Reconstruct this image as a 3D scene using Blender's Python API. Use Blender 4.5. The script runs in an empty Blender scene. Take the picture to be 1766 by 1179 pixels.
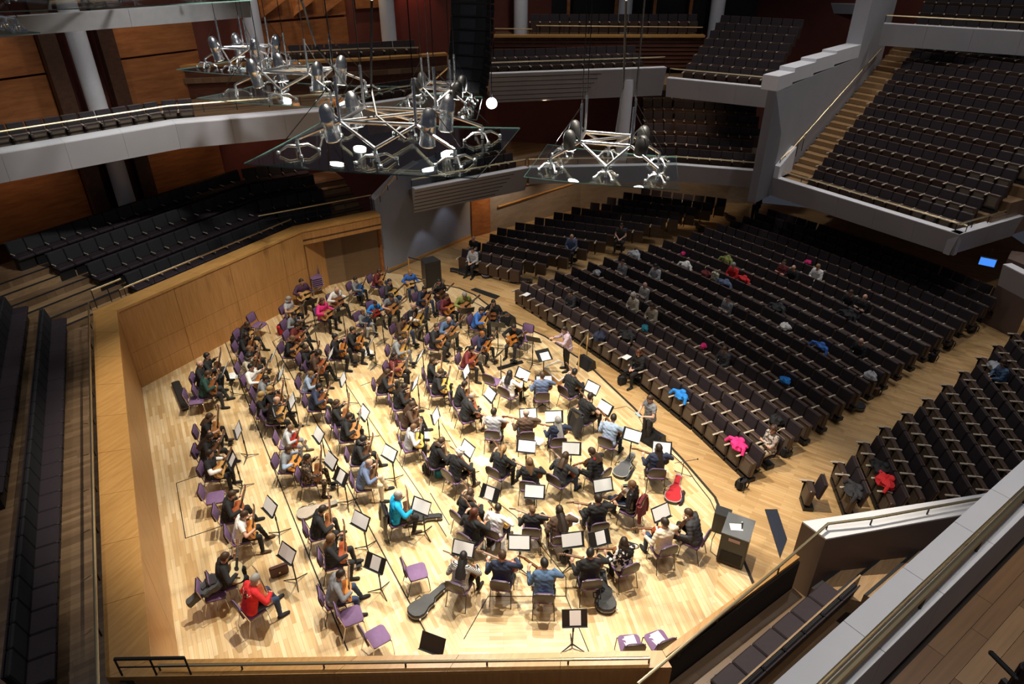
import bpy, bmesh, math, random
import numpy as np
from mathutils import Vector, Matrix, Euler

# ------------------------------------------------------------------ camera, world, lights, exposure
SC = bpy.context.scene
COL = SC.collection
FPX, TH, HC = 1177.0, math.radians(31.2), 13.0          # focal length in px of a 1766x1179 frame, tilt, height over the stage
CT, ST = math.cos(TH), math.sin(TH)
cam = bpy.data.cameras.new('camera'); cam.sensor_width = 36.0; cam.lens = FPX * 36.0 / 1766.0
cam.clip_start = 0.05; cam.clip_end = 200
cam_o = bpy.data.objects.new('camera', cam); COL.objects.link(cam_o)
cam_o.location = (0, 0, HC); cam_o.rotation_euler = (math.pi / 2 - TH, 0, 0)
SC.camera = cam_o

world = bpy.data.worlds.new('ambient_fill'); SC.world = world; world.use_nodes = True
world.node_tree.nodes['Background'].inputs[0].default_value = (0.62, 0.68, 0.85, 1)
world.node_tree.nodes['Background'].inputs[1].default_value = 0.045  # dim even ambient standing in for bounced light

def lamp(name, kind, loc, target, energy, color=(1, 0.93, 0.82), size=0.25, angle=60, blend=0.5):
    l = bpy.data.lights.new(name, kind); l.energy = energy; l.color = color
    if kind == 'SPOT':
        l.spot_size = math.radians(angle); l.spot_blend = blend; l.shadow_soft_size = size
    elif kind == 'AREA':
        l.shape = 'DISK'; l.size = size
    else:
        l.shadow_soft_size = size
    o = bpy.data.objects.new(name, l); COL.objects.link(o); o.location = loc
    d = Vector(target) - Vector(loc)
    o.rotation_euler = d.to_track_quat('-Z', 'Y').to_euler()
    return o
# stage rig above the players
STAGE_W = 8000
for x, y, tx, ty, k in [(-4.6, 15.2, -5.4, 14.4, .85), (-4.0, 18.6, -4.0, 20.4, .9), (1.0, 16.4, .8, 15.6, 1), (-1.8, 13.0, -1.4, 11.6, 1), (3.4, 13.2, 2.8, 12.0, 1)]:
    lamp('stage_spotlight', 'SPOT', (x, y, 15.5), (tx, ty, 0), STAGE_W * k, (1, 0.90, 0.74), 0.08, 58, 0.45)
# house downlights, turned low
for x, y, e in [(5, 30, 700), (10, 25, 800), (10, 33, 650), (15, 29, 800), (15, 20, 800), (20, 27, 800), (21, 19, 600), (10, 16, 600), (-6, 30, 520), (-13, 21, 600), (-10, 26, 900), (1, 34, 750), (20, 34, 600), (-12.5, 10, 750), (4.5, 3.5, 900), (7, 6.5, 700)]:
    lamp('house_and_fill_light', 'SPOT', (x, y, 17.5), (x, y, 0), e * 1.4, (1.0, 0.95, 0.90), 0.3, 100, 0.9)
lamp('house_and_fill_light', 'SPOT', (-5, 17, 16), (-13.8, 23.2, 3.6), 4800, (1, .95, .9), .3, 46, .8)  # angled fill added to brighten the far side terrace rows
# wall washers and added fill: warm scallops on the panels, pale ones on the stair wall
for loc, tgt, e, c, an in [((-16.6, 23.2, 10.4), (-18.0, 24.3, 7.6), 24, (1, .72, .42), 110), ((-13.4, 27.0, 10.6), (-13.9, 28.4, 8.0), 24, (1, .72, .42), 110), ((-16.5, 22.8, 6.4), (-18.2, 24.2, 4.4), 30, (1, .66, .36), 120), ((-12.8, 27.4, 6.5), (-13.6, 28.6, 4.6), 30, (1, .66, .36), 120),
                           ((-9.8, 32.2, 12.6), (-10.1, 32.7, 9.5), 240, (1, .74, .42), 75), ((-8.4, 33.6, 13.2), (-8.7, 34.0, 9.8), 280, (1, .74, .42), 75), ((-6.6, 35.0, 12.8), (-6.9, 35.5, 9.5), 240, (1, .74, .42), 75), ((-4.6, 36.6, 11.6), (-4.7, 37.2, 9), 150, (1, .3, .2), 80),
                           ((-3.75, 28.7, 2.0), (-3.85, 29.0, .2), 22, (.9, .93, 1), 70), ((-2.75, 29.85, 2.8), (-2.85, 30.1, .6), 26, (.9, .93, 1), 70), ((-1.5, 31.3, 2.6), (-1.65, 31.7, .8), 30, (1, .6, .3), 80), ((3.5, 33.2, 3.0), (3.4, 34.2, .8), 220, (1, .75, .5), 110), ((8.5, 33.5, 3.0), (8.5, 35, .8), 220, (1, .75, .5), 110), ((.3, 31.6, 2.9), (-.2, 32.6, .8), 140, (1, .8, .6), 110), ((1.5, 32.5, 6.2), (1.8, 34.5, 3.5), 80, (1, .7, .45), 120), ((8, 32.5, 6.2), (8, 34.5, 4), 45, (1, .7, .45), 120), ((-9, 29.5, 6.2), (-10, 31.5, 4), 90, (1, .6, .4), 120), ((21.0, 23.5, 3.0), (21, 23.5, 0), 60, (1, .75, .45), 90)]:  # after the scallops, unseen fill added for stalls wall and tiers
    lamp('wall_washer_and_fill', 'SPOT', loc, tgt, e, c, 0.05, an, 0.6)

SC.view_settings.view_transform = 'Standard'
SC.view_settings.look = 'None'
SC.view_settings.gamma = 1.0
SC.view_settings.use_curve_mapping = False
SC.view_settings.exposure = 0.0
SC.cycles.max_bounces = 6
SC.cycles.transparent_max_bounces = 12
random.seed(7)

# ------------------------------------------------------------------ measuring helpers
def U(x, y, z=0.0):
    """where the sight line through photo pixel x, y meets the level z"""
    u, v, t = (x - 883) / FPX, (y - 589.5) / FPX, HC - z
    d = t / (ST + v * CT)
    return Vector((u * d, d * (CT - v * ST), z))
def level(y, Y):
    """height of the photo row y on an upright plane at distance Y"""
    v = (y - 589.5) / FPX
    return HC - Y * (ST + v * CT) / (CT - v * ST)
def UY(x, y, Y):
    z = level(y, Y); d = CT * Y + ST * (HC - z)
    return Vector(((x - 883) / FPX * d, Y, z))
def depth(p):
    return CT * p[1] + ST * (HC - p[2])
AX = Vector((0.88, 0.475, 0)).normalized()               # stage axis, towards the audience
BX = Vector((-AX.y, AX.x, 0))
COND = Vector((1.9, 20.0, 0))

# ------------------------------------------------------------------ materials
MATS = {}
def _new(name):
    m = bpy.data.materials.new(name); m.use_nodes = True
    nt = m.node_tree; b = nt.nodes['Principled BSDF']
    return m, nt, b
def mat(name, col, rough=0.6, metal=0.0, var=0.12, scale=6.0, bump=0.0, coat=0.0, spec=0.5):
    """plain surface with a fine procedural variation"""
    if name in MATS: return MATS[name]
    m, nt, b = _new(name); n, l = nt.nodes, nt.links
    tc = n.new('ShaderNodeTexCoord'); no = n.new('ShaderNodeTexNoise'); no.inputs['Scale'].default_value = scale
    no.inputs['Detail'].default_value = 3
    l.new(tc.outputs['Object'], no.inputs['Vector'])
    mx = n.new('ShaderNodeMix'); mx.data_type = 'RGBA'
    c = Vector(col[:3])
    mx.inputs['A'].default_value = (*[max(0, k * (1 - var)) for k in c], 1)
    mx.inputs['B'].default_value = (*[min(1, k * (1 + var)) for k in c], 1)
    l.new(no.outputs['Fac'], mx.inputs['Factor']); l.new(mx.outputs['Result'], b.inputs['Base Color'])
    b.inputs['Roughness'].default_value = rough; b.inputs['Metallic'].default_value = metal
    b.inputs['Coat Weight'].default_value = coat; b.inputs['Specular IOR Level'].default_value = spec
    if bump:
        bp = n.new('ShaderNodeBump'); bp.inputs['Strength'].default_value = bump; bp.inputs['Distance'].default_value = 0.01
        l.new(no.outputs['Fac'], bp.inputs['Height']); l.new(bp.outputs['Normal'], b.inputs['Normal'])
    MATS[name] = m
    return m
def wood(name, c1, c2, ang=0.0, rough=0.4, stretch=12.0, scale=1.5, vertical=False, spec=0.5):
    """grain that runs along the plan direction ang (or upright)"""
    if name in MATS: return MATS[name]
    m, nt, b = _new(name); n, l = nt.nodes, nt.links
    tc = n.new('ShaderNodeTexCoord'); mp = n.new('ShaderNodeMapping'); mp.vector_type = 'POINT'
    mp.inputs['Rotation'].default_value = (0, 0, -ang)
    l.new(tc.outputs['Object'], mp.inputs['Vector'])
    mp2 = n.new('ShaderNodeMapping'); mp2.inputs['Scale'].default_value = (stretch, stretch, 1) if vertical else (1, stretch, stretch)
    l.new(mp.outputs['Vector'], mp2.inputs['Vector'])
    no = n.new('ShaderNodeTexNoise'); no.inputs['Scale'].default_value = scale; no.inputs['Detail'].default_value = 6; no.inputs['Roughness'].default_value = 0.62
    no.inputs['Distortion'].default_value = 0.35
    l.new(mp2.outputs['Vector'], no.inputs['Vector'])
    cr = n.new('ShaderNodeValToRGB'); cr.color_ramp.elements[0].position = 0.32; cr.color_ramp.elements[1].position = 0.7
    cr.color_ramp.elements[0].color = (*c1, 1); cr.color_ramp.elements[1].color = (*c2, 1)
    l.new(no.outputs['Fac'], cr.inputs['Fac']); l.new(cr.outputs['Color'], b.inputs['Base Color'])
    b.inputs['Roughness'].default_value = rough; b.inputs['Specular IOR Level'].default_value = spec
    MATS[name] = m
    return m
def planks(name, pal, ang=0.0, width=0.085, length=0.75, rough=0.35, gap=0.004, spec=0.5):
    """strip floor: staggered boards of differing tone with grain"""
    if name in MATS: return MATS[name]
    m, nt, b = _new(name); n, l = nt.nodes, nt.links
    tc = n.new('ShaderNodeTexCoord'); mp = n.new('ShaderNodeMapping'); mp.inputs['Rotation'].default_value = (0, 0, -ang)
    l.new(tc.outputs['Object'], mp.inputs['Vector'])
    br = n.new('ShaderNodeTexBrick'); br.offset = 0.37; br.offset_frequency = 2
    br.inputs['Color1'].default_value = (0, 0, 0, 1); br.inputs['Color2'].default_value = (1, 1, 1, 1); br.inputs['Mortar'].default_value = (0.5, 0.5, 0.5, 1)
    br.inputs['Scale'].default_value = 1.0; br.inputs['Brick Width'].default_value = length; br.inputs['Row Height'].default_value = width
    br.inputs['Mortar Size'].default_value = gap; br.inputs['Mortar Smooth'].default_value = 0.3; br.inputs['Bias'].default_value = 0.0
    l.new(mp.outputs['Vector'], br.inputs['Vector'])
    cr = n.new('ShaderNodeValToRGB'); el = cr.color_ramp.elements
    el[0].position = 0.0; el[1].position = 1.0; el[0].color = (*pal[0], 1); el[1].color = (*pal[-1], 1)
    for i, c in enumerate(pal[1:-1]):
        e = el.new((i + 1) / (len(pal) - 1)); e.color = (*c, 1)
    l.new(br.outputs['Color'], cr.inputs['Fac'])
    mp2 = n.new('ShaderNodeMapping'); mp2.inputs['Scale'].default_value = (1.2, 26, 26); l.new(mp.outputs['Vector'], mp2.inputs['Vector'])
    no = n.new('ShaderNodeTexNoise'); no.inputs['Scale'].default_value = 1.2; no.inputs['Detail'].default_value = 5; l.new(mp2.outputs['Vector'], no.inputs['Vector'])
    n2 = n.new('ShaderNodeTexNoise'); n2.inputs['Scale'].default_value = 0.45; n2.inputs['Detail'].default_value = 4; l.new(mp.outputs['Vector'], n2.inputs['Vector'])
    r2 = n.new('ShaderNodeMapRange'); r2.inputs['To Min'].default_value = 0.72; r2.inputs['To Max'].default_value = 1.2; l.new(no.outputs['Fac'], r2.inputs['Value'])
    r3 = n.new('ShaderNodeMapRange'); r3.inputs['From Min'].default_value = 0.3; r3.inputs['From Max'].default_value = 0.7
    r3.inputs['To Min'].default_value = 0.84; r3.inputs['To Max'].default_value = 1.1; l.new(n2.outputs['Fac'], r3.inputs['Value'])
    mu = n.new('ShaderNodeMath'); mu.operation = 'MULTIPLY'; l.new(r2.outputs['Result'], mu.inputs[0]); l.new(r3.outputs['Result'], mu.inputs[1])
    fac = n.new('ShaderNodeMapRange'); fac.inputs['To Min'].default_value = 1.0; fac.inputs['To Max'].default_value = 0.62; l.new(br.outputs['Fac'], fac.inputs['Value'])
    mu2 = n.new('ShaderNodeMath'); mu2.operation = 'MULTIPLY'; l.new(mu.outputs['Value'], mu2.inputs[0]); l.new(fac.outputs['Result'], mu2.inputs[1])
    vm = n.new('ShaderNodeVectorMath'); vm.operation = 'SCALE'; l.new(cr.outputs['Color'], vm.inputs[0]); l.new(mu2.outputs['Value'], vm.inputs['Scale'])
    l.new(vm.outputs['Vector'], b.inputs['Base Color'])
    b.inputs['Roughness'].default_value = rough; b.inputs['Specular IOR Level'].default_value = spec
    MATS[name] = m
    return m
def glow(name, col, strength):
    if name in MATS: return MATS[name]
    m, nt, b = _new(name)
    b.inputs['Base Color'].default_value = (*col, 1); b.inputs['Emission Color'].default_value = (*col, 1); b.inputs['Emission Strength'].default_value = strength
    MATS[name] = m
    return m
def glass(name='canopy_glass'):
    if name in MATS: return MATS[name]
    m, nt, b = _new(name); n, l = nt.nodes, nt.links
    n.remove(b)
    tr = n.new('ShaderNodeBsdfTransparent'); tr.inputs[0].default_value = (0.955, 0.975, 0.972, 1)
    gl = n.new('ShaderNodeBsdfGlossy'); gl.inputs['Color'].default_value = (0.85, 0.95, 0.95, 1); gl.inputs['Roughness'].default_value = 0.015
    lw = n.new('ShaderNodeLayerWeight'); lw.inputs['Blend'].default_value = 0.5
    pw = n.new('ShaderNodeMath'); pw.operation = 'POWER'; pw.inputs[1].default_value = 3.0; l.new(lw.outputs['Facing'], pw.inputs[0])
    ma = n.new('ShaderNodeMath'); ma.operation = 'MULTIPLY_ADD'; ma.inputs[1].default_value = 0.42; ma.inputs[2].default_value = 0.03; l.new(pw.outputs[0], ma.inputs[0])
    mx = n.new('ShaderNodeMixShader'); l.new(ma.outputs[0], mx.inputs[0]); l.new(tr.outputs[0], mx.inputs[1]); l.new(gl.outputs[0], mx.inputs[2])
    l.new(mx.outputs[0], n['Material Output'].inputs['Surface'])
    MATS[name] = m
    return m

# ------------------------------------------------------------------ mesh builder
class MB:
    def __init__(s): s.v, s.f, s.m = [], [], []
    def add(s, verts, faces, mi=0):
        o = len(s.v); s.v += [tuple(p) for p in verts]
        s.f += [tuple(i + o for i in f) for f in faces]; s.m += [mi] * len(faces)
        return s
    def box(s, c, d, rz=0.0, mi=0, M=None):
        x, y, z = d[0] / 2, d[1] / 2, d[2] / 2
        P = [Vector((a * x, b * y, e * z)) for e in (-1, 1) for b in (-1, 1) for a in (-1, 1)]
        R = M if M is not None else Matrix.Rotation(rz, 3, 'Z')
        c = Vector(c)
        return s.add([R @ p + c for p in P], [(0, 2, 3, 1), (4, 5, 7, 6), (0, 1, 5, 4), (2, 6, 7, 3), (0, 4, 6, 2), (1, 3, 7, 5)], mi)
    def cbox(s, c, d, ch=0.01, rz=0.0, mi=0, M=None):
        """box with all edges chamfered"""
        x, y, z = d[0] / 2, d[1] / 2, d[2] / 2; h = min(ch, x * .9, y * .9, z * .9)
        R = M if M is not None else Matrix.Rotation(rz, 3, 'Z'); c = Vector(c)
        ring = lambda a, b: [(-a + h, -b), (a - h, -b), (a, -b + h), (a, b - h), (a - h, b), (-a + h, b), (-a, b - h), (-a, -b + h)]
        lay = [(x - h, y - h, -z), (x, y, -z + h), (x, y, z - h), (x - h, y - h, z)]
        V = []
        for a, b, k in lay: V += [R @ Vector((p[0], p[1], k)) + c for p in ring(a, b)]
        Fc = [tuple(range(7, -1, -1)), tuple(range(24, 32))]
        for r in range(3):
            for i in range(8):
                j = (i + 1) % 8; Fc.append((r * 8 + i, r * 8 + j, r * 8 + 8 + j, r * 8 + 8 + i))
        return s.add(V, Fc, mi)
    def prism(s, poly, z0, z1, mi=0):
        """plan polygon (counter-clockwise) from z0 to z1; z may be lists"""
        n = len(poly)
        a = z0 if isinstance(z0, (list, tuple)) else [z0] * n
        b = z1 if isinstance(z1, (list, tuple)) else [z1] * n
        ar = sum(poly[i][0] * poly[(i + 1) % n][1] - poly[(i + 1) % n][0] * poly[i][1] for i in range(n))
        idx = list(range(n)) if ar > 0 else list(range(n - 1, -1, -1))
        P = [poly[i] for i in idx]; a = [a[i] for i in idx]; b = [b[i] for i in idx]
        V = [(p[0], p[1], a[i]) for i, p in enumerate(P)] + [(p[0], p[1], b[i]) for i, p in enumerate(P)]
        Fc = [tuple(range(n - 1, -1, -1)), tuple(range(n, 2 * n))] + [(i, (i + 1) % n, n + (i + 1) % n, n + i) for i in range(n)]
        return s.add(V, Fc, mi)
    def slab(s, quad, th, mi=0):
        """four points in space thickened along their normal"""
        q = [Vector(p) for p in quad]; nn = (q[1] - q[0]).cross(q[3] - q[0]).normalized() * th
        V = q + [p + nn for p in q]
        return s.add(V, [(3, 2, 1, 0), (4, 5, 6, 7), (0, 1, 5, 4), (1, 2, 6, 5), (2, 3, 7, 6), (3, 0, 4, 7)], mi)
    def tube(s, pts, r, n=8, mi=0, caps=True):
        pts = [Vector(p) for p in pts]; rs = r if isinstance(r, (list, tuple)) else [r] * len(pts)
        V, Fc = [], []; ref = None
        for i, p in enumerate(pts):
            t = (pts[min(i + 1, len(pts) - 1)] - pts[max(i - 1, 0)]).normalized()
            if ref is None: ref = Vector((0, 0, 1)) if abs(t.z) < .9 else Vector((1, 0, 0))
            a = (ref - t * ref.dot(t)).normalized(); ref = a; b = t.cross(a)
            V += [p + (a * math.cos(2 * math.pi * k / n) + b * math.sin(2 * math.pi * k / n)) * rs[i] for k in range(n)]
        for i in range(len(pts) - 1):
            for k in range(n):
                j = (k + 1) % n; Fc.append((i * n + k, i * n + j, (i + 1) * n + j, (i + 1) * n + k))
        if caps: Fc += [tuple(range(n - 1, -1, -1)), tuple(range((len(pts) - 1) * n, len(pts) * n))]
        return s.add(V, Fc, mi)
    def lathe(s, prof, n=16, c=(0, 0, 0), mi=0, M=None):
        c = Vector(c); V, Fc = [], []; R = M if M is not None else Matrix.Identity(3)
        for r, z in prof: V += [R @ Vector((r * math.cos(2 * math.pi * k / n), r * math.sin(2 * math.pi * k / n), z)) + c for k in range(n)]
        for i in range(len(prof) - 1):
            for k in range(n):
                j = (k + 1) % n; Fc.append((i * n + k, i * n + j, (i + 1) * n + j, (i + 1) * n + k))
        Fc += [tuple(range(n - 1, -1, -1)), tuple(range((len(prof) - 1) * n, len(prof) * n))]
        return s.add(V, Fc, mi)
    def ball(s, c, r, n=10, m=7, mi=0, M=None):
        r = r if isinstance(r, (list, tuple, Vector)) else (r, r, r); c = Vector(c); R = M if M is not None else Matrix.Identity(3)
        V = [R @ Vector((0, 0, -r[2])) + c]
        for i in range(1, m):
            a = -math.pi / 2 + math.pi * i / m
            V += [R @ Vector((r[0] * math.cos(a) * math.cos(2 * math.pi * k / n), r[1] * math.cos(a) * math.sin(2 * math.pi * k / n), r[2] * math.sin(a))) + c for k in range(n)]
        V.append(R @ Vector((0, 0, r[2])) + c); Fc = []
        for k in range(n):
            j = (k + 1) % n; Fc.append((0, 1 + j, 1 + k)); e = 1 + (m - 2) * n; Fc.append((e + k, e + j, len(V) - 1))
            for i in range(m - 2): Fc.append((1 + i * n + k, 1 + i * n + j, 1 + (i + 1) * n + j, 1 + (i + 1) * n + k))
        return s.add(V, Fc, mi)
    def mesh(s, name, mats, smooth=False):
        me = bpy.data.meshes.new(name); me.from_pydata(s.v, [], s.f)
        for m in (mats if isinstance(mats, (list, tuple)) else [mats]): me.materials.append(m)
        if any(s.m): me.polygons.foreach_set('material_index', s.m)
        if smooth:
            me.polygons.foreach_set('use_smooth', [True] * len(s.f))
            try: me.set_sharp_from_angle(angle=math.radians(40))
            except Exception: pass
        me.update()
        return me

def ob(name, data, parent=None, M=None, **props):
    o = bpy.data.objects.new(name, data); COL.objects.link(o)
    if parent is not None: o.parent = parent
    if M is not None: o.matrix_basis = M
    for k, v in props.items():
        if v is not None: o[k] = v
    return o
def thing(name, label, category, M=None, group=None):
    return ob(name, None, None, M, label=label, category=category, group=group)
def struct(name, mb, m, parent=None, smooth=False, label=None, **kw):
    return ob(name, mb.mesh(name, m, smooth) if isinstance(mb, MB) else mb, parent, None, label=label, kind='structure' if parent is None else None, **kw)
def copy_tree(o, parent=None):
    c = o.copy(); COL.objects.link(c); c.parent = parent
    for ch in list(o.children): copy_tree(ch, c)
    return c
def place(loc, rz=0.0, sc=1.0):
    return Matrix.Translation(Vector(loc)) @ Matrix.Rotation(rz, 4, 'Z') @ Matrix.Scale(sc, 4)
# ------------------------------------------------------------------ palette
MAPLE = [(0.55, 0.345, 0.15), (0.67, 0.47, 0.24), (0.74, 0.55, 0.31), (0.79, 0.61, 0.37), (0.60, 0.39, 0.18)]
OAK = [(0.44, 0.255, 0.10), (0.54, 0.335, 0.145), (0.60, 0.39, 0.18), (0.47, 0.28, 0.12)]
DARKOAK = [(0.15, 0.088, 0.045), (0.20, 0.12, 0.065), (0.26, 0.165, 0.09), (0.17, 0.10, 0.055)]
ANG0 = math.atan2(-0.878, 0.478)
m_stage = planks('maple_strip_floor', MAPLE, ANG0, 0.09, 0.8, 0.32)
m_stage_x = planks('maple_strip_floor_across', MAPLE, 0.02, 0.09, 0.8, 0.32)
m_stage_y = planks('maple_strip_floor_along', MAPLE, 1.75, 0.09, 0.8, 0.32)
m_aisle = planks('oak_strip_floor', OAK, math.radians(-33), 0.10, 0.9, 0.35)
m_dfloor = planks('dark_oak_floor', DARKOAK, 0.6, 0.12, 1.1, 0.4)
m_step = wood('oak_step', (0.27, 0.165, 0.08), (0.42, 0.27, 0.14), 0.8, 0.45)
m_veneer = wood('orange_oak_veneer', (0.40, 0.185, 0.055), (0.53, 0.27, 0.09), 0.0, 0.38, 14, 1.1, True)
m_veneer_h = wood('oak_ledge', (0.46, 0.225, 0.062), (0.60, 0.33, 0.105), 1.1, 0.34, 9, 1.6)
m_panel = wood('red_oak_panel', (0.24, 0.085, 0.028), (0.42, 0.165, 0.055), 0.9, 0.42, 7, 1.0)
m_darkwood = wood('dark_walnut', (0.045, 0.018, 0.009), (0.08, 0.033, 0.016), 0.3, 0.5, 8, 1.2)
m_redwall = mat('dark_red_plaster', (0.14, 0.034, 0.022), 0.7, 0, 0.2, 2.0)
m_conc = mat('pale_grey_plaster', (0.36, 0.357, 0.385), 0.6, 0, 0.13, 0.9)
m_conctop = mat('white_grey_coping', (0.70, 0.70, 0.74), 0.5, 0, 0.06, 2.0)
m_bluegrey = mat('blue_grey_plaster', (0.30, 0.33, 0.41), 0.6, 0, 0.08, 1.2)
m_brownwall = mat('taupe_plaster', (0.13, 0.085, 0.07), 0.6, 0, 0.1, 2)
m_black = mat('black_paint', (0.010, 0.010, 0.011), 0.5, 0, 0.2)
m_groove = mat('dark_joint', (0.018, 0.012, 0.009), 0.8)
m_brass = mat('polished_brass', (0.86, 0.70, 0.42), 0.34, 1.0, 0.08)
m_rubber = mat('dark_nosing', (0.014, 0.014, 0.016), 0.6)
m_navy = mat('navy_carpet_strip', (0.010, 0.014, 0.03), 0.8, 0, 0.3, 20)
m_column = mat('white_column', (0.70, 0.72, 0.78), 0.5, 0, 0.06)
m_chrome = mat('polished_chrome', (0.86, 0.87, 0.90), 0.22, 1.0, 0.04)

def xy(p): return (p[0], p[1])
def offset_line(P, d):
    """polyline moved to its left by d, mitred"""
    P = [Vector((p[0], p[1])) for p in P]; out = []
    for i, p in enumerate(P):
        ns = []
        if i > 0: t = (P[i] - P[i - 1]).normalized(); ns.append(Vector((-t.y, t.x)))
        if i < len(P) - 1: t = (P[i + 1] - P[i]).normalized(); ns.append(Vector((-t.y, t.x)))
        n = sum(ns, Vector((0, 0))).normalized()
        out.append(p + n * (d / max(0.35, n.dot(ns[0]))))
    return out
def strip(mb, A, B, z0, z1, mi=0):
    for i in range(len(A) - 1):
        mb.prism([xy(A[i]), xy(A[i + 1]), xy(B[i + 1]), xy(B[i])], z0, z1, mi)
    return mb

# ------------------------------------------------------------------ stage ring
N2, N1 = Vector((5.36, 8.95)), Vector((2.47, 6.91))
W0b, W0a = Vector((-5.85, 6.74)), Vector((-12.25, 18.55))
W1b, W2b = Vector((-8.25, 25.1)), Vector((-5.45, 26.85))
RING = [N2, N1, W0b, W0a, W1b, W2b]                       # outward is to the left
ZL = 2.9
edge_px = [(1300, 1008), (1278, 956), (1252, 903), (1233, 857), (1176, 791), (1092, 702), (1010, 625), (940, 580), (872, 549), (818, 508), (792, 497), (745, 487), (700, 474)]
EDGE = [U(x, y, 0) for x, y in edge_px]
stage_poly = [xy(p) for p in (W0b, N1, N2)] + [xy(p) for p in EDGE] + [xy(U(664, 470)), xy(U(616, 461)), xy(W1b), xy(W0a)]
struct('floor', MB().prism(stage_poly, -0.12, 0.0), m_stage, label='pale maple strip floor of the concert stage')
for px, m in (([(800, 1103), (842, 1028), (976, 1028), (1018, 1130), (1000, 1150), (780, 1150)], m_stage_x),
              ([(976, 1028), (985, 1000), (1110, 930), (1240, 980), (1225, 1062), (1150, 1118), (1018, 1130)], m_stage_y)):
    struct('floor', MB().prism([xy(U(*p)) for p in px], 0.0, 0.004), m)
# the lower floor of the stalls, all the way under the seats
stalls = [(-5.4, 27.2), (-2.0, 31.4), (4.0, 35.0), (13.0, 36.5), (24, 31), (23, 16), (10.0, 7.5), (5.7, 9.7)] 
struct('floor', MB().prism([xy(p) for p in EDGE][::-1] + [(5.5, 9.0), (10.5, 7.2), (24, 14), (25, 33), (13, 37), (3, 36), (-2.2, 31.6), (-5.6, 27.4)], -0.3, -0.12), m_aisle, label='warm oak strip floor of the stalls')
# black seam of the stage edge and the joints of the stage lifts
def seam(pts, w, z=0.0, h=0.006, name='trim_1', m=m_groove, parent=None):
    mb = MB(); P = [Vector((p[0], p[1])) for p in pts]
    strip(mb, offset_line(P, w / 2), offset_line(P, -w / 2), z - 0.01, z + h)
    return struct(name, mb, m, parent)
seam(EDGE, 0.07, 0, 0.012)
for k, px in enumerate([[(388, 589), (422, 680), (485, 840), (541, 980), (600, 1122)], [(470, 589), (527, 690), (610, 858), (680, 990), (734, 1090)],
           [(590, 652), (649, 740), (727, 855), (770, 925)], [(762, 730), (834, 848), (888, 889), (926, 932), (976, 995), (976, 1028)],
           [(800, 1102), (842, 1028), (976, 1028)], [(976, 1028), (1018, 1130)], [(304, 833), (345, 819)], [(304, 833), (320, 928)], [(320, 928), (400, 901)], [(742, 850), (775, 905)],
           [(622, 665), (700, 636)], [(470, 589), (520, 560)]]):
    seam([U(*p) for p in px], 0.03 if k in (0, 1) else 0.02, 0.003, 0.004, 'trim_%d' % (k + 2))

# ---- panelled wall round the stage: boards, door leaves, ledge
def upright(name, a, b, z0, z1, th, m, parent=None, back=0.0, label=None):
    """a board standing on the plan line a-b, its face towards the stage"""
    a, b = Vector((a[0], a[1])), Vector((b[0], b[1])); t = (b - a).normalized(); n = Vector((-t.y, t.x))
    q = [a + n * back, b + n * back, b + n * (back + th), a + n * (back + th)]
    return struct(name, MB().prism([xy(p) for p in q], z0, z1), m, parent, label=label)
core = MB(); strip(core, offset_line(RING, 0.06)[2:-1], offset_line(RING, 0.45)[2:-1], 0.0, ZL - 0.1); strip(core, offset_line(RING, 0.06)[1:3], offset_line(RING, 0.24)[1:3], 0.0, ZL - 0.1); strip(core, offset_line(RING, 0.06)[:2], offset_line(RING, 0.12)[:2], 0.0, ZL - 0.1); strip(core, offset_line(RING, 0.06)[-2:], offset_line(RING, 0.45)[-2:], 2.5, ZL - 0.1)
wall_st = struct('wall_stage', core, m_groove, label='orange oak panelled wall round the stage')
def lerp(a, b, s): return a + (b - a) * s
for (a, b, segs) in ((W0a, W1b, (0, .26, .55, .86, 1)), (W0b, W0a, (0, .2, .4, .6, .8, 1)), (N1, W0b, (0, .33, .66, 1)), (N2, N1, (0, .5, 1))):
    for i in range(len(segs) - 1):
        p, q = lerp(a, b, segs[i]), lerp(a, b, segs[i + 1]); t = (q - p).normalized() * 0.006
        upright('panel', p + t, q - t, 1.32, ZL - 0.08, 0.07, m_veneer, wall_st)
        upright('panel', p + t, q - t, 0.62, 1.31, 0.07, m_veneer, wall_st)
        upright('panel', p + t, q - t, 0.0, 0.61, 0.07, m_veneer, wall_st)
# W2 side: portal lintel with recessed door leaves
upright('lintel', W1b, W2b, ZL - 0.62, ZL - 0.08, 0.07, m_veneer, wall_st)
D0, D1, D2 = W1b, Vector(xy(U(616, 461))), Vector(xy(U(664, 470)))
for i, (p, q, m) in enumerate(((lerp(D0, D1, .02), lerp(D0, D1, .5), m_veneer), (lerp(D0, D1, .51), lerp(D0, D1, .99), m_veneer), (lerp(D1, D2, .02), lerp(D1, D2, .55), m_panel), (lerp(D1, D2, .56), lerp(D1, D2, .99), m_panel))):
    d = upright('door_%d' % (i + 1), p, q, 0.0, 2.42, 0.05, m, None, 0.0, label='%s oak door leaf in the stage wall recess' % ('left', 'second', 'third', 'right')[i])
    if i == 2: upright('window_plate', lerp(p, q, .35), lerp(p, q, .75), 1.55, 2.05, 0.02, m_black, d, -0.02)
struct('ceiling', MB().prism([xy(D0), xy(D1), xy(D2), xy(W2b)], 2.43, 2.5), m_darkwood, label='dark soffit over the stage door recess')
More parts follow.
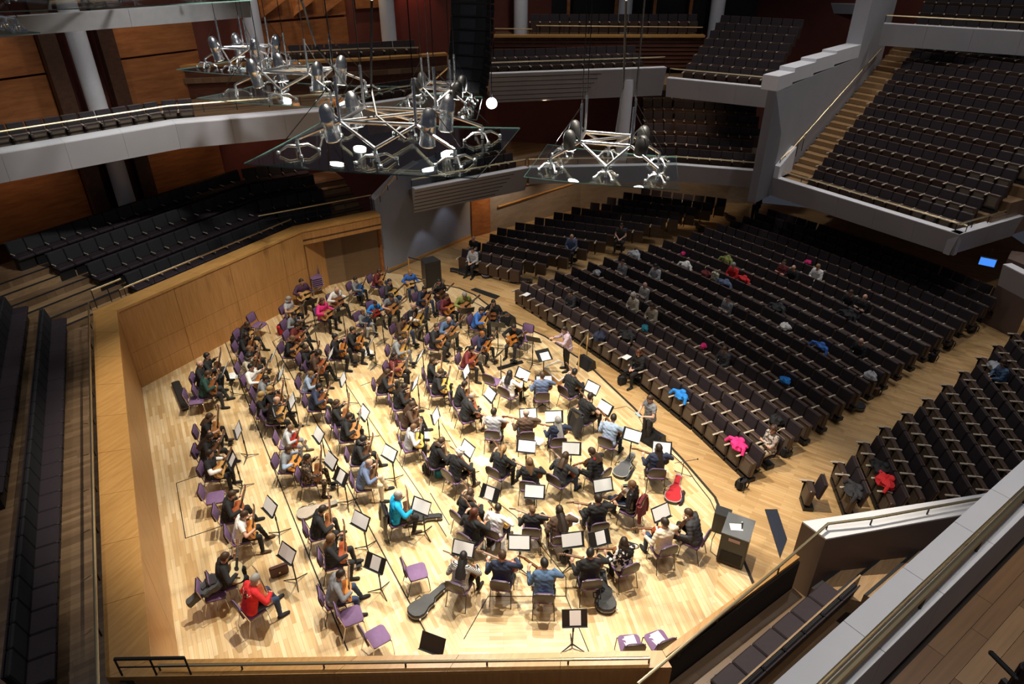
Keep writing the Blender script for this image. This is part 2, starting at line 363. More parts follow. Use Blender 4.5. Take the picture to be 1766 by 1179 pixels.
# ledge slabs, one board after the other
ledge = ob('trim_20', None, None, None, kind='structure', label='honey oak ledge capping the stage wall')
inn, out_ = offset_line(RING, -0.03), offset_line(RING, 0.62); out_[0] = offset_line(RING, .2)[0]
_d = out_[3] - out_[2]; CORN = out_[2] + _d * ((inn[2].y - .3 - out_[2].y) / _d.y)
for i in range(len(RING) - 1):
    L = (RING[i + 1] - RING[i]).length; n = max(1, round(L / 1.55))
    for k in range(n):
        s0, s1 = k / n + 0.004 / L, (k + 1) / n - 0.004 / L
        O0, O1 = out_[i], out_[i + 1]
        if i == 1: O0, O1 = inn[1] + Vector((.1, -.3)), CORN
        if i == 2: O0 = CORN
        if i == 0: O0, O1 = lerp(inn[0], out_[0], .5), inn[1] + (out_[1] - inn[1]) * .17
        a, b, c, d = lerp(inn[i], inn[i + 1], s0), lerp(inn[i], inn[i + 1], s1), lerp(O0, O1, s1), lerp(O0, O1, s0)
        ob('ledge_board', MB().prism([xy(a), xy(b), xy(c), xy(d)], ZL - 0.08, ZL).mesh('ledge_board', m_veneer_h), ledge)
        if i in (1,):
            e, f2 = lerp(out_[i], out_[i + 1], s0), lerp(out_[i], out_[i + 1], s1)
# outer face of the near wall
for i in (1,):
    p, q = inn[1] + Vector((.1, -.25)), CORN + Vector((0, .05))
    struct('trim_21', MB().prism([xy(p), xy(q), (q[0], q[1] - .05), (p[0], p[1] - .05)], 1.9, ZL - 0.08), m_veneer)

# ---- terraces behind the ledge
DR = [0.62, 2.0, 2.97, 3.94, 5.6]; ZR = [2.1, 2.5, 2.9, 3.3]
ter = ob('floor', None, None, None, kind='structure', label='dark oak terraces stepping up behind the stage ledge')
for r in range(4):
    A, B = offset_line(RING, DR[r]), offset_line(RING, DR[r + 1])
    for i in range(len(RING) - 1):
        if r > 0 and i in (1,): continue
        if i == 0 and r == 0: A = offset_line(RING, .14)
        elif i == 1 and r == 0: A = offset_line(RING, .28)
        elif r == 0: A = offset_line(RING, DR[0])
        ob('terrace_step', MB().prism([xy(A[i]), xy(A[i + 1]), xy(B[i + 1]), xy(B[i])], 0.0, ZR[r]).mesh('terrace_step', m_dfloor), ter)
        seamA, seamB = offset_line(RING, DR[r] + 0.0), offset_line(RING, DR[r] + 0.10)
        if r > 0:
            ob('nosing', MB().prism([xy(seamA[i]), xy(seamA[i + 1]), xy(seamB[i + 1]), xy(seamB[i])], ZR[r], ZR[r] + 0.012).mesh('nosing', m_rubber), ter)
# half steps in the stair wedge at the far-left corner and beside the blue-grey wall
for i, s0, s1 in ((3, 0.0, 0.29), (4, 0.72, 1.0)):
    for r in range(3):
        A, B = offset_line(RING, DR[r + 1] - 0.46), offset_line(RING, DR[r + 1])
        p, q, c, d = lerp(A[i], A[i + 1], s0 if i != 3 else s0 * .45), lerp(A[i], A[i + 1], s1), lerp(B[i], B[i + 1], s1), lerp(B[i], B[i + 1], s0 if i != 3 else s0 * .45)
        h = ob('half_step', MB().prism([xy(p), xy(q), xy(c), xy(d)], ZR[r], ZR[r] + 0.2).mesh('half_step', m_step), ter)
        ob('nosing', MB().prism([xy(p), xy(q), xy(lerp(q, c, .22)), xy(lerp(p, d, .22))], ZR[r] + 0.2, ZR[r] + 0.212).mesh('nosing', m_rubber), h)

# ---- brass rails
def rail(label, pts, posts=True, r=0.028, h=None, every=1.3, mids=0, m=m_brass, base_drop=0.35):
    P = [Vector(p) for p in pts]
    t = thing('handrail', label, 'handrail')
    ob('rail', MB().tube(P, r, 8).mesh('rail', m, True), t)
    for k in range(mids):
        ob('mid_rail', MB().tube([p - Vector((0, 0, base_drop * (k + 1) / (mids + 1))) for p in P], r * .45, 6).mesh('mid_rail', m_black), t)
    if posts:
        for i in range(len(P) - 1):
            L = (P[i + 1] - P[i]).length; n = max(1, round(L / every))
            for k in range(n + (1 if i == len(P) - 2 else 0)):
                q = lerp(P[i], P[i + 1], k / n)
                ob('post', MB().tube([q, q - Vector((0, 0, base_drop))], 0.016, 6).mesh('post', m_black), t)
    return t
def lift(pts, z): return [Vector((p[0], p[1], z)) for p in pts]
R5 = offset_line(RING, 0.66)
rail('brass handrail along the ledge behind the stage, beside the dark choir benches', lift([R5[2], R5[3]], 3.18), base_drop=0.28)
rail('brass handrail over the far side ledge below the curved benches', lift([lerp(R5[3], R5[4], .12), R5[4]], 3.18), base_drop=0.28)
rail('brass guard rail with dark posts above the stage doors', lift([lerp(R5[4], R5[5], -.35), lerp(R5[4], R5[5], .98)], 3.55), base_drop=0.66, mids=2)
rail('brass handrail along the near ledge at the bottom of the view', [Vector((2.2, 6.72, 3.02)), Vector((-5.6, 6.59, 3.02))], base_drop=0.12)
rail('short black guard frame at the near end of the choir ledge', [U(197, 1136, 3.35), U(318, 1134, 3.35)], base_drop=0.42, mids=1, every=.55, m=m_black)
rail('short brass guard frame at the corner by the stair wedge', lift([R5[3] + Vector((.1, .15)), lerp(R5[3], R5[4], .14)], 3.5), base_drop=0.6, mids=1, every=.5)

# ---- blue-grey stair wall and the mirrored parapet on the near side
a, b = Vector(xy(U(664, 471, -.12))), Vector(xy(U(812, 409, -.12))); t = (b - a).normalized(); n = Vector((-t.y, t.x))
def on(s): return a + t * s
mb = MB(); L = (b - a).length
tops = [(-0.15, 3.3), (1.3, 4.06), (2.4, 4.3), (L, 4.3)]
for i in range(3):
    (s0, z0), (s1, z1) = tops[i], tops[i + 1]
    q = [on(s0), on(s1), on(s1) + n * .3, on(s0) + n * .3]
    mb.prism([xy(p) for p in q], -0.12, [z0, z1, z1, z0])
w = struct('wall_far', mb, m_bluegrey, label='smooth blue-grey wall beside the stage doors')
mb = MB()
for i in range(2):
    (s0, z0), (s1, z1) = tops[i], tops[i + 1]
    q = [on(s0) - n * .02, on(s1) - n * .02, on(s1) + n * .32, on(s0) + n * .32]
    mb.prism([xy(p) for p in q], [z0, z1, z1, z0], [z0 + .04, z1 + .04, z1 + .04, z0 + .04])
ob('coping', mb.mesh('coping', m_conctop), w)
ob('skirting', MB().prism([xy(on(.2) - n * .03), xy(on(L) - n * .03), xy(on(L) + n * .01), xy(on(.2) + n * .01)], -.12, .02).mesh('skirting', m_veneer_h), w)
rail('brass handrail climbing the stair beside the blue-grey wall', [U(655, 338, 3.6), U(668, 318, 4.0), U(684, 300, 4.4)], base_drop=.25, every=.6)
PB = [U(1383, 901, 3.2), U(1424, 931, 3.2), U(1676, 886, 3.5), U(1766, 862, 3.6), U(1766, 838, 3.6), U(1690, 854, 3.5)]
mb = MB(); mb.prism([xy(p) for p in PB], -.12, [p.z for p in PB])
w = struct('wall_near', mb, m_brownwall, label='taupe stair wall with white coping between near benches and stalls')
mb = MB(); mb.prism([xy(p) for p in PB], [p.z for p in PB], [p.z + .035 for p in PB])
ob('coping', mb.mesh('coping', m_conctop), w)
rail('brass handrail running round the white coping of the taupe wall', [U(1100, 1179, 3.15), U(1240, 1062, 3.15), U(1345, 975, 3.2), U(1428, 903, 3.4), U(1505, 893, 3.5), U(1700, 858, 3.7), U(1766, 842, 3.75)], base_drop=.22)
# oak steps by the near benches
nos = [((1399, 1014), (1459, 972)), ((1436, 1025), (1518, 960)), ((1489, 1026), (1578, 949)), ((1540, 1028), (1640, 940))]
for k in range(3):
    zt = 2.28 + .18 * k; A, B = U(*nos[k][0], zt), U(*nos[k][1], zt); C, D = U(*nos[k + 1][1], zt + .18), U(*nos[k + 1][0], zt + .18)
    st = ob('stair_step', MB().prism([xy(p) for p in (A, B, C, D)], 2.1, zt).mesh('stair_step', m_step), ter)
    ob('nosing', MB().prism([xy(A), xy(B), xy(lerp(B, C, .14)), xy(lerp(A, D, .14))], zt, zt + .012).mesh('nosing', m_rubber), st)
# ------------------------------------------------------------------ gallery fronts
def fascia(name_label, px, z, h, w=0.34, lean=0.12, joints=1.6, m=m_conc, top=m_conctop, flip=1):
    """gallery front that passes the photo points px with its upper front edge at level z"""
    P = [Vector(xy(U(x, y, z))) if not isinstance(x, Vector) else Vector(xy(x)) for x, y in px]
    A = P; B = offset_line(P, w * flip); C = offset_line(P, lean * flip)
    root = ob('balcony_front', None, None, None, kind='structure', label=name_label)
    for i in range(len(P) - 1):
        L = (P[i + 1] - P[i]).length; n = max(1, round(L / joints))
        for k in range(n):
            s0, s1 = k / n + .003 / L, (k + 1) / n - .003 / L
            f0, f1, c0, c1, b0, b1 = lerp(A[i], A[i + 1], s0), lerp(A[i], A[i + 1], s1), lerp(C[i], C[i + 1], s0), lerp(C[i], C[i + 1], s1), lerp(B[i], B[i + 1], s0), lerp(B[i], B[i + 1], s1)
            mb = MB()
            V = [(*f0, z - .03), (*f1, z - .03), (*b1, z - .03), (*b0, z - .03), (*c0, z - h), (*c1, z - h), (*b1, z - h), (*b0, z - h)]
            mb.add(V, [(0, 1, 2, 3), (4, 7, 6, 5), (0, 4, 5, 1), (2, 6, 7, 3), (1, 5, 6, 2), (0, 3, 7, 4)])
            p = ob('front_panel', mb.mesh('front_panel', m), root)
            ob('coping', MB().prism([xy(f0), xy(f1), xy(b1), xy(b0)], z - .03, z).mesh('coping', top), p)
    return root, P
def grooves(root, P, s0, s1, z, h, lean, n, flip=1, drop=.25):
    a, b = P
    for k in range(n):
        zz = z - .18 - (h - .3) * k / max(1, n - 1); f = (z - zz) / h
        e1 = s1 - drop * k / n
        c, d = lerp(a, b, s0), lerp(a, b, e1); t = (b - a).normalized(); nn = Vector((-t.y, t.x)) * flip * lean * f
        off = Vector((-t.y, t.x)) * -0.012 * flip
        q = [c + nn + off, d + nn + off, d + nn - off, c + nn - off]
        ob('groove', MB().prism([xy(p) for p in q], zz - .013, zz + .013).mesh('groove', m_groove), root)
def deck(poly, z, m=m_dfloor, th=.25, name='floor', label=None):
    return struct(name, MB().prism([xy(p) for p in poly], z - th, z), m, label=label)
def ins(P, d=.3): return offset_line(P, d)
Z1, Z2 = 3.8, 7.5
# first tier, far side
f1, P1 = fascia('grooved grey gallery front of the lower tier above the blue-grey wall', [(716, 326), (913, 289)], Z1, 1.15, lean=.35)
grooves(f1, P1, .0, .86, Z1, 1.15, .35, 6, drop=.18)
f1b, P1b = fascia('grey gallery front of the lower tier behind the right glass canopy', [(913, 289), (1165, 284), (1322, 296)], Z1, .8)
deck(ins([P1[0], P1[1], P1b[1], P1b[2]]) + [Vector((12.5, 34)), Vector((-1, 37)), Vector((-5.2, 31.5))], Z1 - .55)
# first tier, the big raked balcony on the right
f2, P2 = fascia('long grey front of the raked right-hand balcony', [(1333, 305), (1655, 404)], Z1, .85)
f2b, P2b = fascia('short grey return front at the right end of the raked balcony', [(1655, 404), (1766, 372)], Z1, .85)
# second tier, left
f3, P3 = fascia('long pale gallery front sweeping in from the left edge', [(-60, 275), (0, 264), (302, 213), (577, 190)], Z2, .85, lean=.1, w=.7)
wall_dir = Vector((.64, .77))
deck(ins(P3) + [Vector((-7.5, 29.5)), Vector((-12, 30.5)), Vector((-19, 22))], Z2 - .5)
f3b, P3b = fascia('pale gallery front half hidden behind the glass canopies', [(592, 186), (770, 160)], Z2 - .3, .75)
deck(ins(P3b) + [Vector((-1.8, 35.5)), Vector((-9, 33))], Z2 - .8)
# second tier, centre
f4, P4 = fascia('grooved grey gallery front of the upper tier in the centre', [(846, 127), (1150, 116)], Z2, 1.3, lean=.25)
grooves(f4, P4, .0, .62, Z2, 1.3, .25, 6, drop=.1)
f4b, P4b = fascia('grey gallery front of the upper tier next to the stepped parapet', [(1150, 134), (1334, 152)], Z2 - .3, .85)
deck(ins([P4[0], P4[1], P4b[1]], .4) + [Vector((14, 36)), Vector((9, 39)), Vector((-2, 38.5))], Z2 - .85)
# near gallery at the lower right
f5, P5 = fascia('broad pale coping of the near gallery at the lower right', [(1333, 1179), (1646, 899), (1766, 792)], Z2, .75, w=.40, lean=.05, joints=1.15, flip=-1)
# third tier fronts
f6, P6 = fascia('shade-darkened gallery front along the upper left edge', [(-40, 33), (430, 2)], 11.1, .45, lean=.05, joints=3, m=mat('shade_darkened_plaster', (.17, .17, .18), .7), top=mat('shade_darkened_plaster', (.17, .17, .18)))  # darker copy of the grey plaster, shade put into its colour
f7, P7 = fascia('grey front of the topmost balcony at the upper right', [(1524, 40), (1766, 54), (1830, 58)], 9.3, .95, lean=.12)
f8, P8 = fascia('thin grey front crossing the upper right corner', [(1250, 0), (1524, 8)], 9.6, .5, lean=.05)

# planked floor of the near gallery: boards laid along its front
dirn = (P5[1] - P5[0]).normalized(); nrm = Vector((dirn.y, -dirn.x))
gal = ob('floor', None, None, None, kind='structure', label='wide dark oak boards of the near gallery floor')
tones = [planks('gallery_board_%d' % k, [c, tuple(v * 1.25 for v in c)], math.atan2(dirn.y, dirn.x), 5, 9, .42, 0) for k, c in enumerate([(.21, .115, .055), (.27, .155, .075), (.32, .19, .095), (.24, .135, .065), (.18, .095, .045)])]
bmesh_cache = {}
for i in range(15):
    w0 = .42 + i * .175; s = -1.2 - random.random() * 1.2
    while s < 6.5:
        ln = .9 + random.random() * .9; c = P5[0] + dirn * (s + ln / 2) + nrm * (w0 + .0875)
        ob('floor_board', MB().box((c.x, c.y, Z2 - .96), (ln - .005, .171, .03), math.atan2(dirn.y, dirn.x)).mesh('floor_board', tones[random.randrange(5)]), gal)
        s += ln
struct('floor', MB().prism([xy(P5[0] - dirn * 2 + nrm * .3), xy(P5[2] + dirn * 2 + nrm * .3), xy(P5[2] + dirn * 2 + nrm * 3.2), xy(P5[0] - dirn * 2 + nrm * 3.2)], Z2 - 1.2, Z2 - .98), m_groove)
rail('sparkling brass handrail behind the pale coping of the near gallery', [U(1415, 1200, 7.75), U(1600, 1018, 7.75), U(1780, 838, 7.75)], base_drop=.35, r=.034)
rail('second thinner rail under the sparkling brass handrail of the near gallery', [U(1395, 1196, 7.6), U(1588, 1010, 7.6), U(1775, 832, 7.6)], posts=False, r=.018)

# ------------------------------------------------------------------ raked balcony: stepped slab, side stair, parapets
RB0, RB1 = P2                                            # front edge left, right
rdir = (RB1 - RB0).normalized(); rout = Vector((-rdir.y, rdir.x))   # away from the stage
if rout.dot(AX.to_2d()) < 0: rout = -rout
RBROWS, RBP, RBH = 13, .86, .385
side = Vector((.70, .714))                               # left boundary direction
rb = ob('floor', None, None, None, kind='structure', label='stepped floor of the raked right-hand balcony')
def rb_len(d):    # how far the balcony runs to the right at depth d
    q_ = (P2b[1] - P2b[0]).normalized(); p_ = P2b[0] + q_ * (d / max(.2, q_.dot(rout))); return (p_ - rb_left(d)).dot(rdir) - .15
def rb_left(d):  # point of the left boundary at depth d behind the front
    return RB0 + side * (d / side.dot(rout))
for r in range(RBROWS):
    d0, d1 = .35 + r * RBP, .35 + (r + 1) * RBP
    p, q = rb_left(d0), rb_left(d1)
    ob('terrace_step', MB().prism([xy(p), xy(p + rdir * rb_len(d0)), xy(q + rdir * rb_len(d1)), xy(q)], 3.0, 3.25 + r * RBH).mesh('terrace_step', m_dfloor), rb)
    for k in range(2):
        zz = 3.25 + r * RBH + (k + 1) * RBH / 2 - .02; a0 = rb_left(d0 + .43 * k); a1 = rb_left(d0 + .43 * (k + 1))
        st = ob('stair_step', MB().prism([xy(a0 + rdir * .12), xy(a0 + rdir * 1.25), xy(a1 + rdir * 1.25), xy(a1 + rdir * .12)], 3.0, zz).mesh('stair_step', m_step), rb)
        ob('nosing', MB().prism([xy(a0 + rdir * .12), xy(a0 + rdir * 1.25), xy(lerp(a0, a1, .12) + rdir * 1.25), xy(lerp(a0, a1, .12) + rdir * .12)], zz, zz + .012).mesh('nosing', m_veneer_h), st)
# wall between the centre tiers and the balcony stair, with a handrail
nn = Vector((-side.y, side.x)) * .35; e0 = rb_left(0)
def px_of(p): d_ = depth(p); return 883 + FPX * p[0] / d_, 589.5 + FPX * (CT * (HC - p[2]) - ST * p[1]) / d_
def depth_for(x, z=8.0):      # depth behind the front at which the wall crosses photo column x
    lo, hi = -2.0, 30.0
    for _ in range(40):
        m_ = (lo + hi) / 2; q_ = rb_left(m_)
        if px_of(Vector((q_.x, q_.y, z)))[0] < x: lo = m_
        else: hi = m_
    return lo
prof = [(depth_for(x), y) for x, y in ((1343, 158), (1380, 142), (1420, 124), (1450, 112), (1481, 99))]
mb = MB()
pts = [(0.0, 5.6)] + [(d_, level(y, rb_left(d_).y)) for d_, y in prof]
for (d0, za), (d1, zb) in zip(pts, pts[1:]):
    A_, B_ = rb_left(d0), rb_left(d1); mb.prism([xy(A_), xy(B_), xy(B_ + nn), xy(A_ + nn)], 2.95, [za, zb, zb, za])
w = struct('wall_balcony', mb, m_conc, label='sloping grey wall beside the balcony stair')
dl = prof[-1][0]; A_, B_ = rb_left(dl), rb_left(dl + 3.2)
ob('wall_pier', MB().prism([xy(A_), xy(B_), xy(B_ + nn * 2), xy(A_ + nn * 2)], 2.95, 11.6).mesh('wall_pier', m_conc), w)
ob('wall_pier', MB().prism([xy(e0 - rdir * .02), xy(e0 + side * .5), xy(e0 + side * .5 + nn), xy(e0 + nn)], 2.95, level(188, e0.y)).mesh('wall_pier', m_conc), w)
ob('coping', MB().prism([xy(e0 - rdir * .02), xy(e0 + side * 1.3), xy(e0 + side * 1.3 + rdir * .25), xy(e0 + rdir * .25)], 3.8, [4.3, 4.9, 4.9, 4.3]).mesh('coping', m_conctop), w)
# stepped white parapet of the tier above
for k, (x0, x1, yt) in enumerate([(1343, 1370, 128), (1370, 1405, 113), (1405, 1440, 98), (1440, 1481, 84)]):
    da, db = depth_for(x0), depth_for(x1); A_, B_ = rb_left(da), rb_left(db); zt = level(yt + 4, A_.y)
    ob('parapet_step', MB().prism([xy(A_), xy(B_), xy(B_ + nn * 1.9), xy(A_ + nn * 1.9)], zt - .55, zt).mesh('parapet_step', m_conctop), w)
rail('long brass handrail fixed to the grey wall of the balcony stair', [Vector((*(rb_left(.6) + rdir * .12), 4.6)), Vector((*(rb_left(9.0) + rdir * .12), 8.05))], base_drop=.1, every=2)
rail('brass guard at the foot of the balcony stair', [Vector((*(rb_left(.2) + rdir * .1), 4.55)), Vector((*(rb_left(2.2) + rdir * .1), 5.1))], base_drop=.6, every=.5)
def front_rail(label, P, z, **k): return rail(label, lift(P, z), base_drop=.3, every=1.1, **k)
front_rail('long brass rail along the front of the raked balcony', offset_line(P2, .40 if rout.dot(Vector((-rdir.y, rdir.x))) > 0 else -.40), Z1 + .22)
front_rail('brass rail on the right return of the raked balcony', offset_line(P2b, .2), Z1 + .3)
front_rail('brass rail over the pale left gallery front', offset_line(P3, .62), Z2 + .45, mids=2)
front_rail('brass rail over the grooved lower gallery front', offset_line(P1, .34), Z1 + .3)
front_rail('brass rail over the lower gallery behind the right glass canopy', offset_line(P1b, .34), Z1 + .28)
front_rail('brass rail over the grooved upper gallery front', offset_line(P4, .34), Z2 + .4)
front_rail('brass rail on the upper gallery beside the stepped parapet', offset_line(P4b, .34), Z2 + .05)
front_rail('brass rail behind the glass canopies on the far gallery', offset_line(P3b, .34), Z2 + .1)
front_rail('brass rail of the topmost balcony at the upper right', offset_line(P7, .34), 9.6)

# ------------------------------------------------------------------ far walls, columns, wood galleries at the back
B = [Vector(p) for p in ((-21, 19.4), (-15.6, 26.6), (-11.2, 31.9), (-7.5, 35.2), (-1.5, 39.5), (10, 41.5), (20, 40))]
struct('wall_back', MB().prism([xy(p) for p in B] + [xy(p + Vector((.4, .8))) for p in B[::-1]], 0, 15), m_redwall, label='dark red rear wall of the hall')
struct('wall_left', MB().prism([xy(B[0]), xy(B[1]), (B[1].x - .5, B[1].y + .4), (B[0].x - .5, B[0].y + .4)], 0, 15), m_darkwood)
struct('wall_right', MB().prism([(20, 40), (34, 24), (35, 25), (21, 41)], 0, 15), m_redwall, label='dark red wall behind the raked balcony')
# wood panels on the left wall
panel_root = ob('wall_panelling', None, None, None, kind='structure', label='red-brown oak panels behind the left galleries')
d = (B[1] - B[0]).normalized(); nrml = Vector((d.y, -d.x))
def wpanel(base, dd, nn_, s0, s1, z0, z1, m=m_panel, th=.09):
    a_, b_ = base + dd * s0, base + dd * s1
    return ob('panel', MB().prism([xy(a_ + nn_ * .03), xy(b_ + nn_ * .03), xy(b_ + nn_ * (.03 + th)), xy(a_ + nn_ * (.03 + th))], z0, z1).mesh('panel', m), panel_root)
for s0, s1 in ((1.0, 4.15), (4.2, 7.55)):
    for z0, z1 in ((3.3, 5.35), (5.4, 6.75), (7.0, 8.6), (8.68, 10.0)): wpanel(B[0], d, nrml, s0, s1, z0, z1)
d2 = (B[2] - B[1]).normalized(); n2 = Vector((d2.y, -d2.x))
for s0, s1 in ((.95, 4.3),):
    for z0, z1 in ((3.3, 5.55), (5.62, 6.8), (7.0, 8.75), (8.83, 10.3)): wpanel(B[1], d2, n2, s0, s1, z0, z1)
d3 = (B[3] - B[2]).normalized(); n3 = Vector((d3.y, -d3.x)); d4 = (B[4] - B[3]).normalized(); n4 = Vector((d4.y, -d4.x))
for s0, s1, z0, z1 in ((.2, 2.2, 9.6, 13), (2.25, 4.6, 9.6, 13), (.2, 4.6, 8.3, 9.5)): wpanel(B[2], d3, n3, s0, s1, z0, z1)
for s0, s1, z0, z1 in ((.2, 2.2, 9.8, 13), (.2, 3.0, 4, 6.4), (3.2, 6.4, 4, 6.2)): wpanel(B[3], d4, n4, s0, s1, z0, z1)
# slanted dividing boards on the lit panels
for k in range(3):
    a_ = B[2] + d3 * (.5 + k * 1.5) + n3 * .14
    ob('slat', MB().slab([(*a_, 9.7), (*(a_ + d3 * 1.1 + n3 * .35), 10.4), (*(a_ + d3 * 1.1), 12.9), (*a_, 12.9)], .04).mesh('slat', m_panel), panel_root)
for k, (x, y, zz0, zz1, r) in enumerate([(-15.2, 25.9, 2.5, 11.5, .33), (-10.6, 30.6, 6, 13, .33), (-5.9, 35.6, 6, 14, .36), (.45, 38.4, 6, 14, .36), (5.9, 39.4, 6, 14, .36), (5.4, 33.6, 3, 7, .3), (10.6, 39.0, 6, 14, .36)]):
    c = thing('column', ['pale round column standing between left wall panels', 'pale column behind the upper left glass canopy', 'slim pale column beside the red lit wall', 'white column left of the far rear seats', 'white column in the middle of the far rear seats', 'short white column under the centre gallery', 'white column at the right end of the far rear seats'][k], 'column', Matrix.Translation((x, y, 0)))
    ob('shaft', MB().lathe([(r, zz0), (r, zz1)], 20).mesh('shaft', m_column, True), c)
    ob('base_ring', MB().lathe([(r + .04, zz0), (r + .04, zz0 + .1), (r, zz0 + .12)], 20).mesh('base_ring', m_column, True), c)
# side strips flanking the big left column
for k, s in enumerate((-.95, .95)):
    c = Vector((-15.35, 26.1)) + wall_dir * s
    struct('trim_%d' % (30 + k), MB().box((c.x, c.y, 6.5), (.55, .35, 9), math.atan2(.77, .64)), m_darkwood)
# rear wood gallery with louvred front
yb = 37.0
p0, p1 = UY(852, 62, yb), UY(1215, 60, yb)
g = ob('balcony_front', None, None, None, kind='structure', label='louvred red-brown wooden front of the far rear gallery')
ob('front_panel', MB().box(((p0.x + p1.x) / 2, yb + .15, p0.z - .8), (p1.x - p0.x, .2, 1.5)).mesh('front_panel', wood('mahogany_front', (.085, .028, .016), (.15, .052, .03), 0, .45, 10, 1.3)), g)
for k in range(7):
    ob('louvre', MB().box(((p0.x + p1.x) / 2, yb, p0.z - .25 - k * .19), (p1.x - p0.x, .14, .12)).mesh('louvre', wood('mahogany_front', 0, 0)), g)
ob('ledge', MB().box(((p0.x + p1.x) / 2, yb + .05, p0.z), (p1.x - p0.x, .5, .1)).mesh('ledge', m_veneer_h), g)
rail('brass rail of the far rear gallery', [UY(925, 44, yb + .3), UY(1212, 47, yb + .3)], base_drop=.4)
rail('small brass rail at the left end of the far rear gallery', [UY(853, 49, yb + .3), UY(918, 50, yb + .3)], base_drop=.35)
struct('floor', MB().prism([(p0.x, yb), (p1.x, yb), (p1.x, yb + 3), (p0.x, yb + 3)], p0.z - .4, p0.z - .1), m_dfloor)
# dark openings behind the rear gallery, framed by timber posts
for k, x in enumerate((980, 1062, 1128, 1190)):
    c = UY(x, 20, 39.6); struct('trim_%d' % (34 + k), MB().box((c.x, 39.6, 11), (.16, .2, 4)), m_panel)
struct('wall_rear', MB().box((6.5, 40.2, 11), (13, .15, 5)), m_black, label='dark glazed rear wall behind the far seats')
# wooden gallery left of the loudspeaker array
g = ob('balcony_front', None, None, None, kind='structure', label='honey oak ledge of the gallery behind the left canopies')
q0, q1, q2 = U(300, 118, 8.2), U(620, 106, 8.2), U(772, 96, 8.2)
for a_, b_ in ((q0, q1), (q1, q2)):
    tt = (b_ - a_).normalized(); nn_ = Vector((-tt.y, tt.x, 0)) * .4
    ob('ledge', MB().slab([a_, b_, b_ + nn_, a_ + nn_], .1).mesh('ledge', m_veneer_h), g)
    ob('front_panel', MB().prism([xy(a_ + nn_ * .2), xy(b_ + nn_ * .2), xy(b_ + nn_ * .5), xy(a_ + nn_ * .5)], 7.0, 8.2).mesh('front_panel', wood('mahogany_front', 0, 0)), g)
rail('brass rail on the honey oak gallery left of the loudspeakers', [U(455, 92, 8.75), U(620, 84, 8.75), U(722, 82, 8.75)], base_drop=.5, mids=1)
struct('floor', MB().prism([xy(q0), xy(q1), xy(q2), (q2.x + .5, q2.y + 3), (q0.x - 1, q0.y + 5)], 7.6, 7.8), m_dfloor)
rail('leaning brass stair rail by the honey oak gallery', [U(735, 150, 8.0), U(778, 112, 8.8)], base_drop=.4, every=.5)
# left wall of the stalls under the gallery, with door and rails
g0, g1, g2, g3 = Vector(xy(U(812, 409, -.12))), Vector(xy(U(1000, 352, .1))), Vector(xy(U(1110, 332, .35))), Vector(xy(U(1300, 338, .3)))
m_birch = wood('grey_birch_lining', (.24, .19, .15), (.33, .27, .21), .4, .45, 5, 1.0)
w = struct('wall_stalls', MB().prism([xy(p) for p in (g0, g1, g2, g3)] + [xy(p + Vector((-.1, .4))) for p in (g3, g2, g1, g0)], -.12, 3.3), m_birch, label='grey-brown lined wall beside the left block of stalls')
dd = (g1 - g0).normalized(); dn = Vector((dd.y, -dd.x))
ob('door_leaf', MB().prism([xy(g0 + dd * .05 + dn * .06), xy(g0 + dd * 1.15 + dn * .06), xy(g0 + dd * 1.15), xy(g0 + dd * .05)], -.12, 2.3).mesh('door_leaf', m_panel), w)
rail('pale oak dado rail on the lined wall of the left stalls', [Vector((*(g0 + dd * 1.6 + dn * .1), 1.15)), Vector((*(g1 + dn * .1), 1.45)), Vector((*(g2 + Vector((0, -.12))), 1.65))], posts=False, r=.05, m=m_veneer_h)
rail('upper pale oak rail on the lined wall of the left stalls', [Vector((*(g0 + dd * 2.6 + dn * .1), 1.95)), Vector((*(g2 + Vector((0, -.12))), 2.3))], posts=False, r=.03, m=m_veneer_h)
rail('oak rail on the lined wall behind the last row of left stalls', [Vector((*(g2 + Vector((.3, -.12))), 1.75)), Vector((*(g3 + Vector((-1.5, -.12))), 1.75))], posts=False, r=.04, m=m_veneer_h)
# corner door block at the far right of the stalls
c = U(1725, 450, 2.6); struct('trim_40', MB().prism([xy(U(1738, 445, 2.6)), xy(U(1800, 470, 2.6)), xy(U(1800, 440, 2.6)), xy(U(1745, 432, 2.6))], -.1, 2.6), m_brownwall)
fascia('small grey gallery end at the right edge above the aisle', [(1730, 455), (1800, 490)], 3.3, .8)
# ------------------------------------------------------------------ auditorium seating
ORD = 'first second third fourth fifth sixth seventh eighth ninth tenth eleventh twelfth thirteenth fourteenth fifteenth sixteenth seventeenth eighteenth nineteenth twentieth'.split()
def nth(i): return ORD[i] if i < 20 else ('twenty-' + ORD[i - 20] if i < 29 else 'thirtieth' if i == 29 else 'thirty-' + ORD[i - 30])
m_fab = mat('purple_black_upholstery', (0.020, 0.0125, 0.0165), 0.75, 0, .3, 9, .15)
m_fabt = mat('worn_seat_edge', (0.10, 0.056, 0.046), 0.45, 0, .2)
m_brown = mat('stained_beech', (0.062, 0.036, 0.026), 0.42, 0, .2, 3)
m_inset = mat('perforated_seat_panel', (0.105, 0.078, 0.055), 0.6, 0, .2, 30)
m_arm = mat('pale_armrest', (0.50, 0.42, 0.33), 0.35, 0, .12)
m_bench = mat('charcoal_bench_cushion', (0.014, 0.013, 0.016), 0.8, 0, .3, 8, .2)
m_benchp = mat('plum_bench_seat', (0.022, 0.0125, 0.018), 0.75, 0, .25, 8, .2)
TILT = Matrix.Rotation(math.radians(-11), 3, 'X') 
TILT = Matrix.Rotation(math.radians(11), 3, 'X')
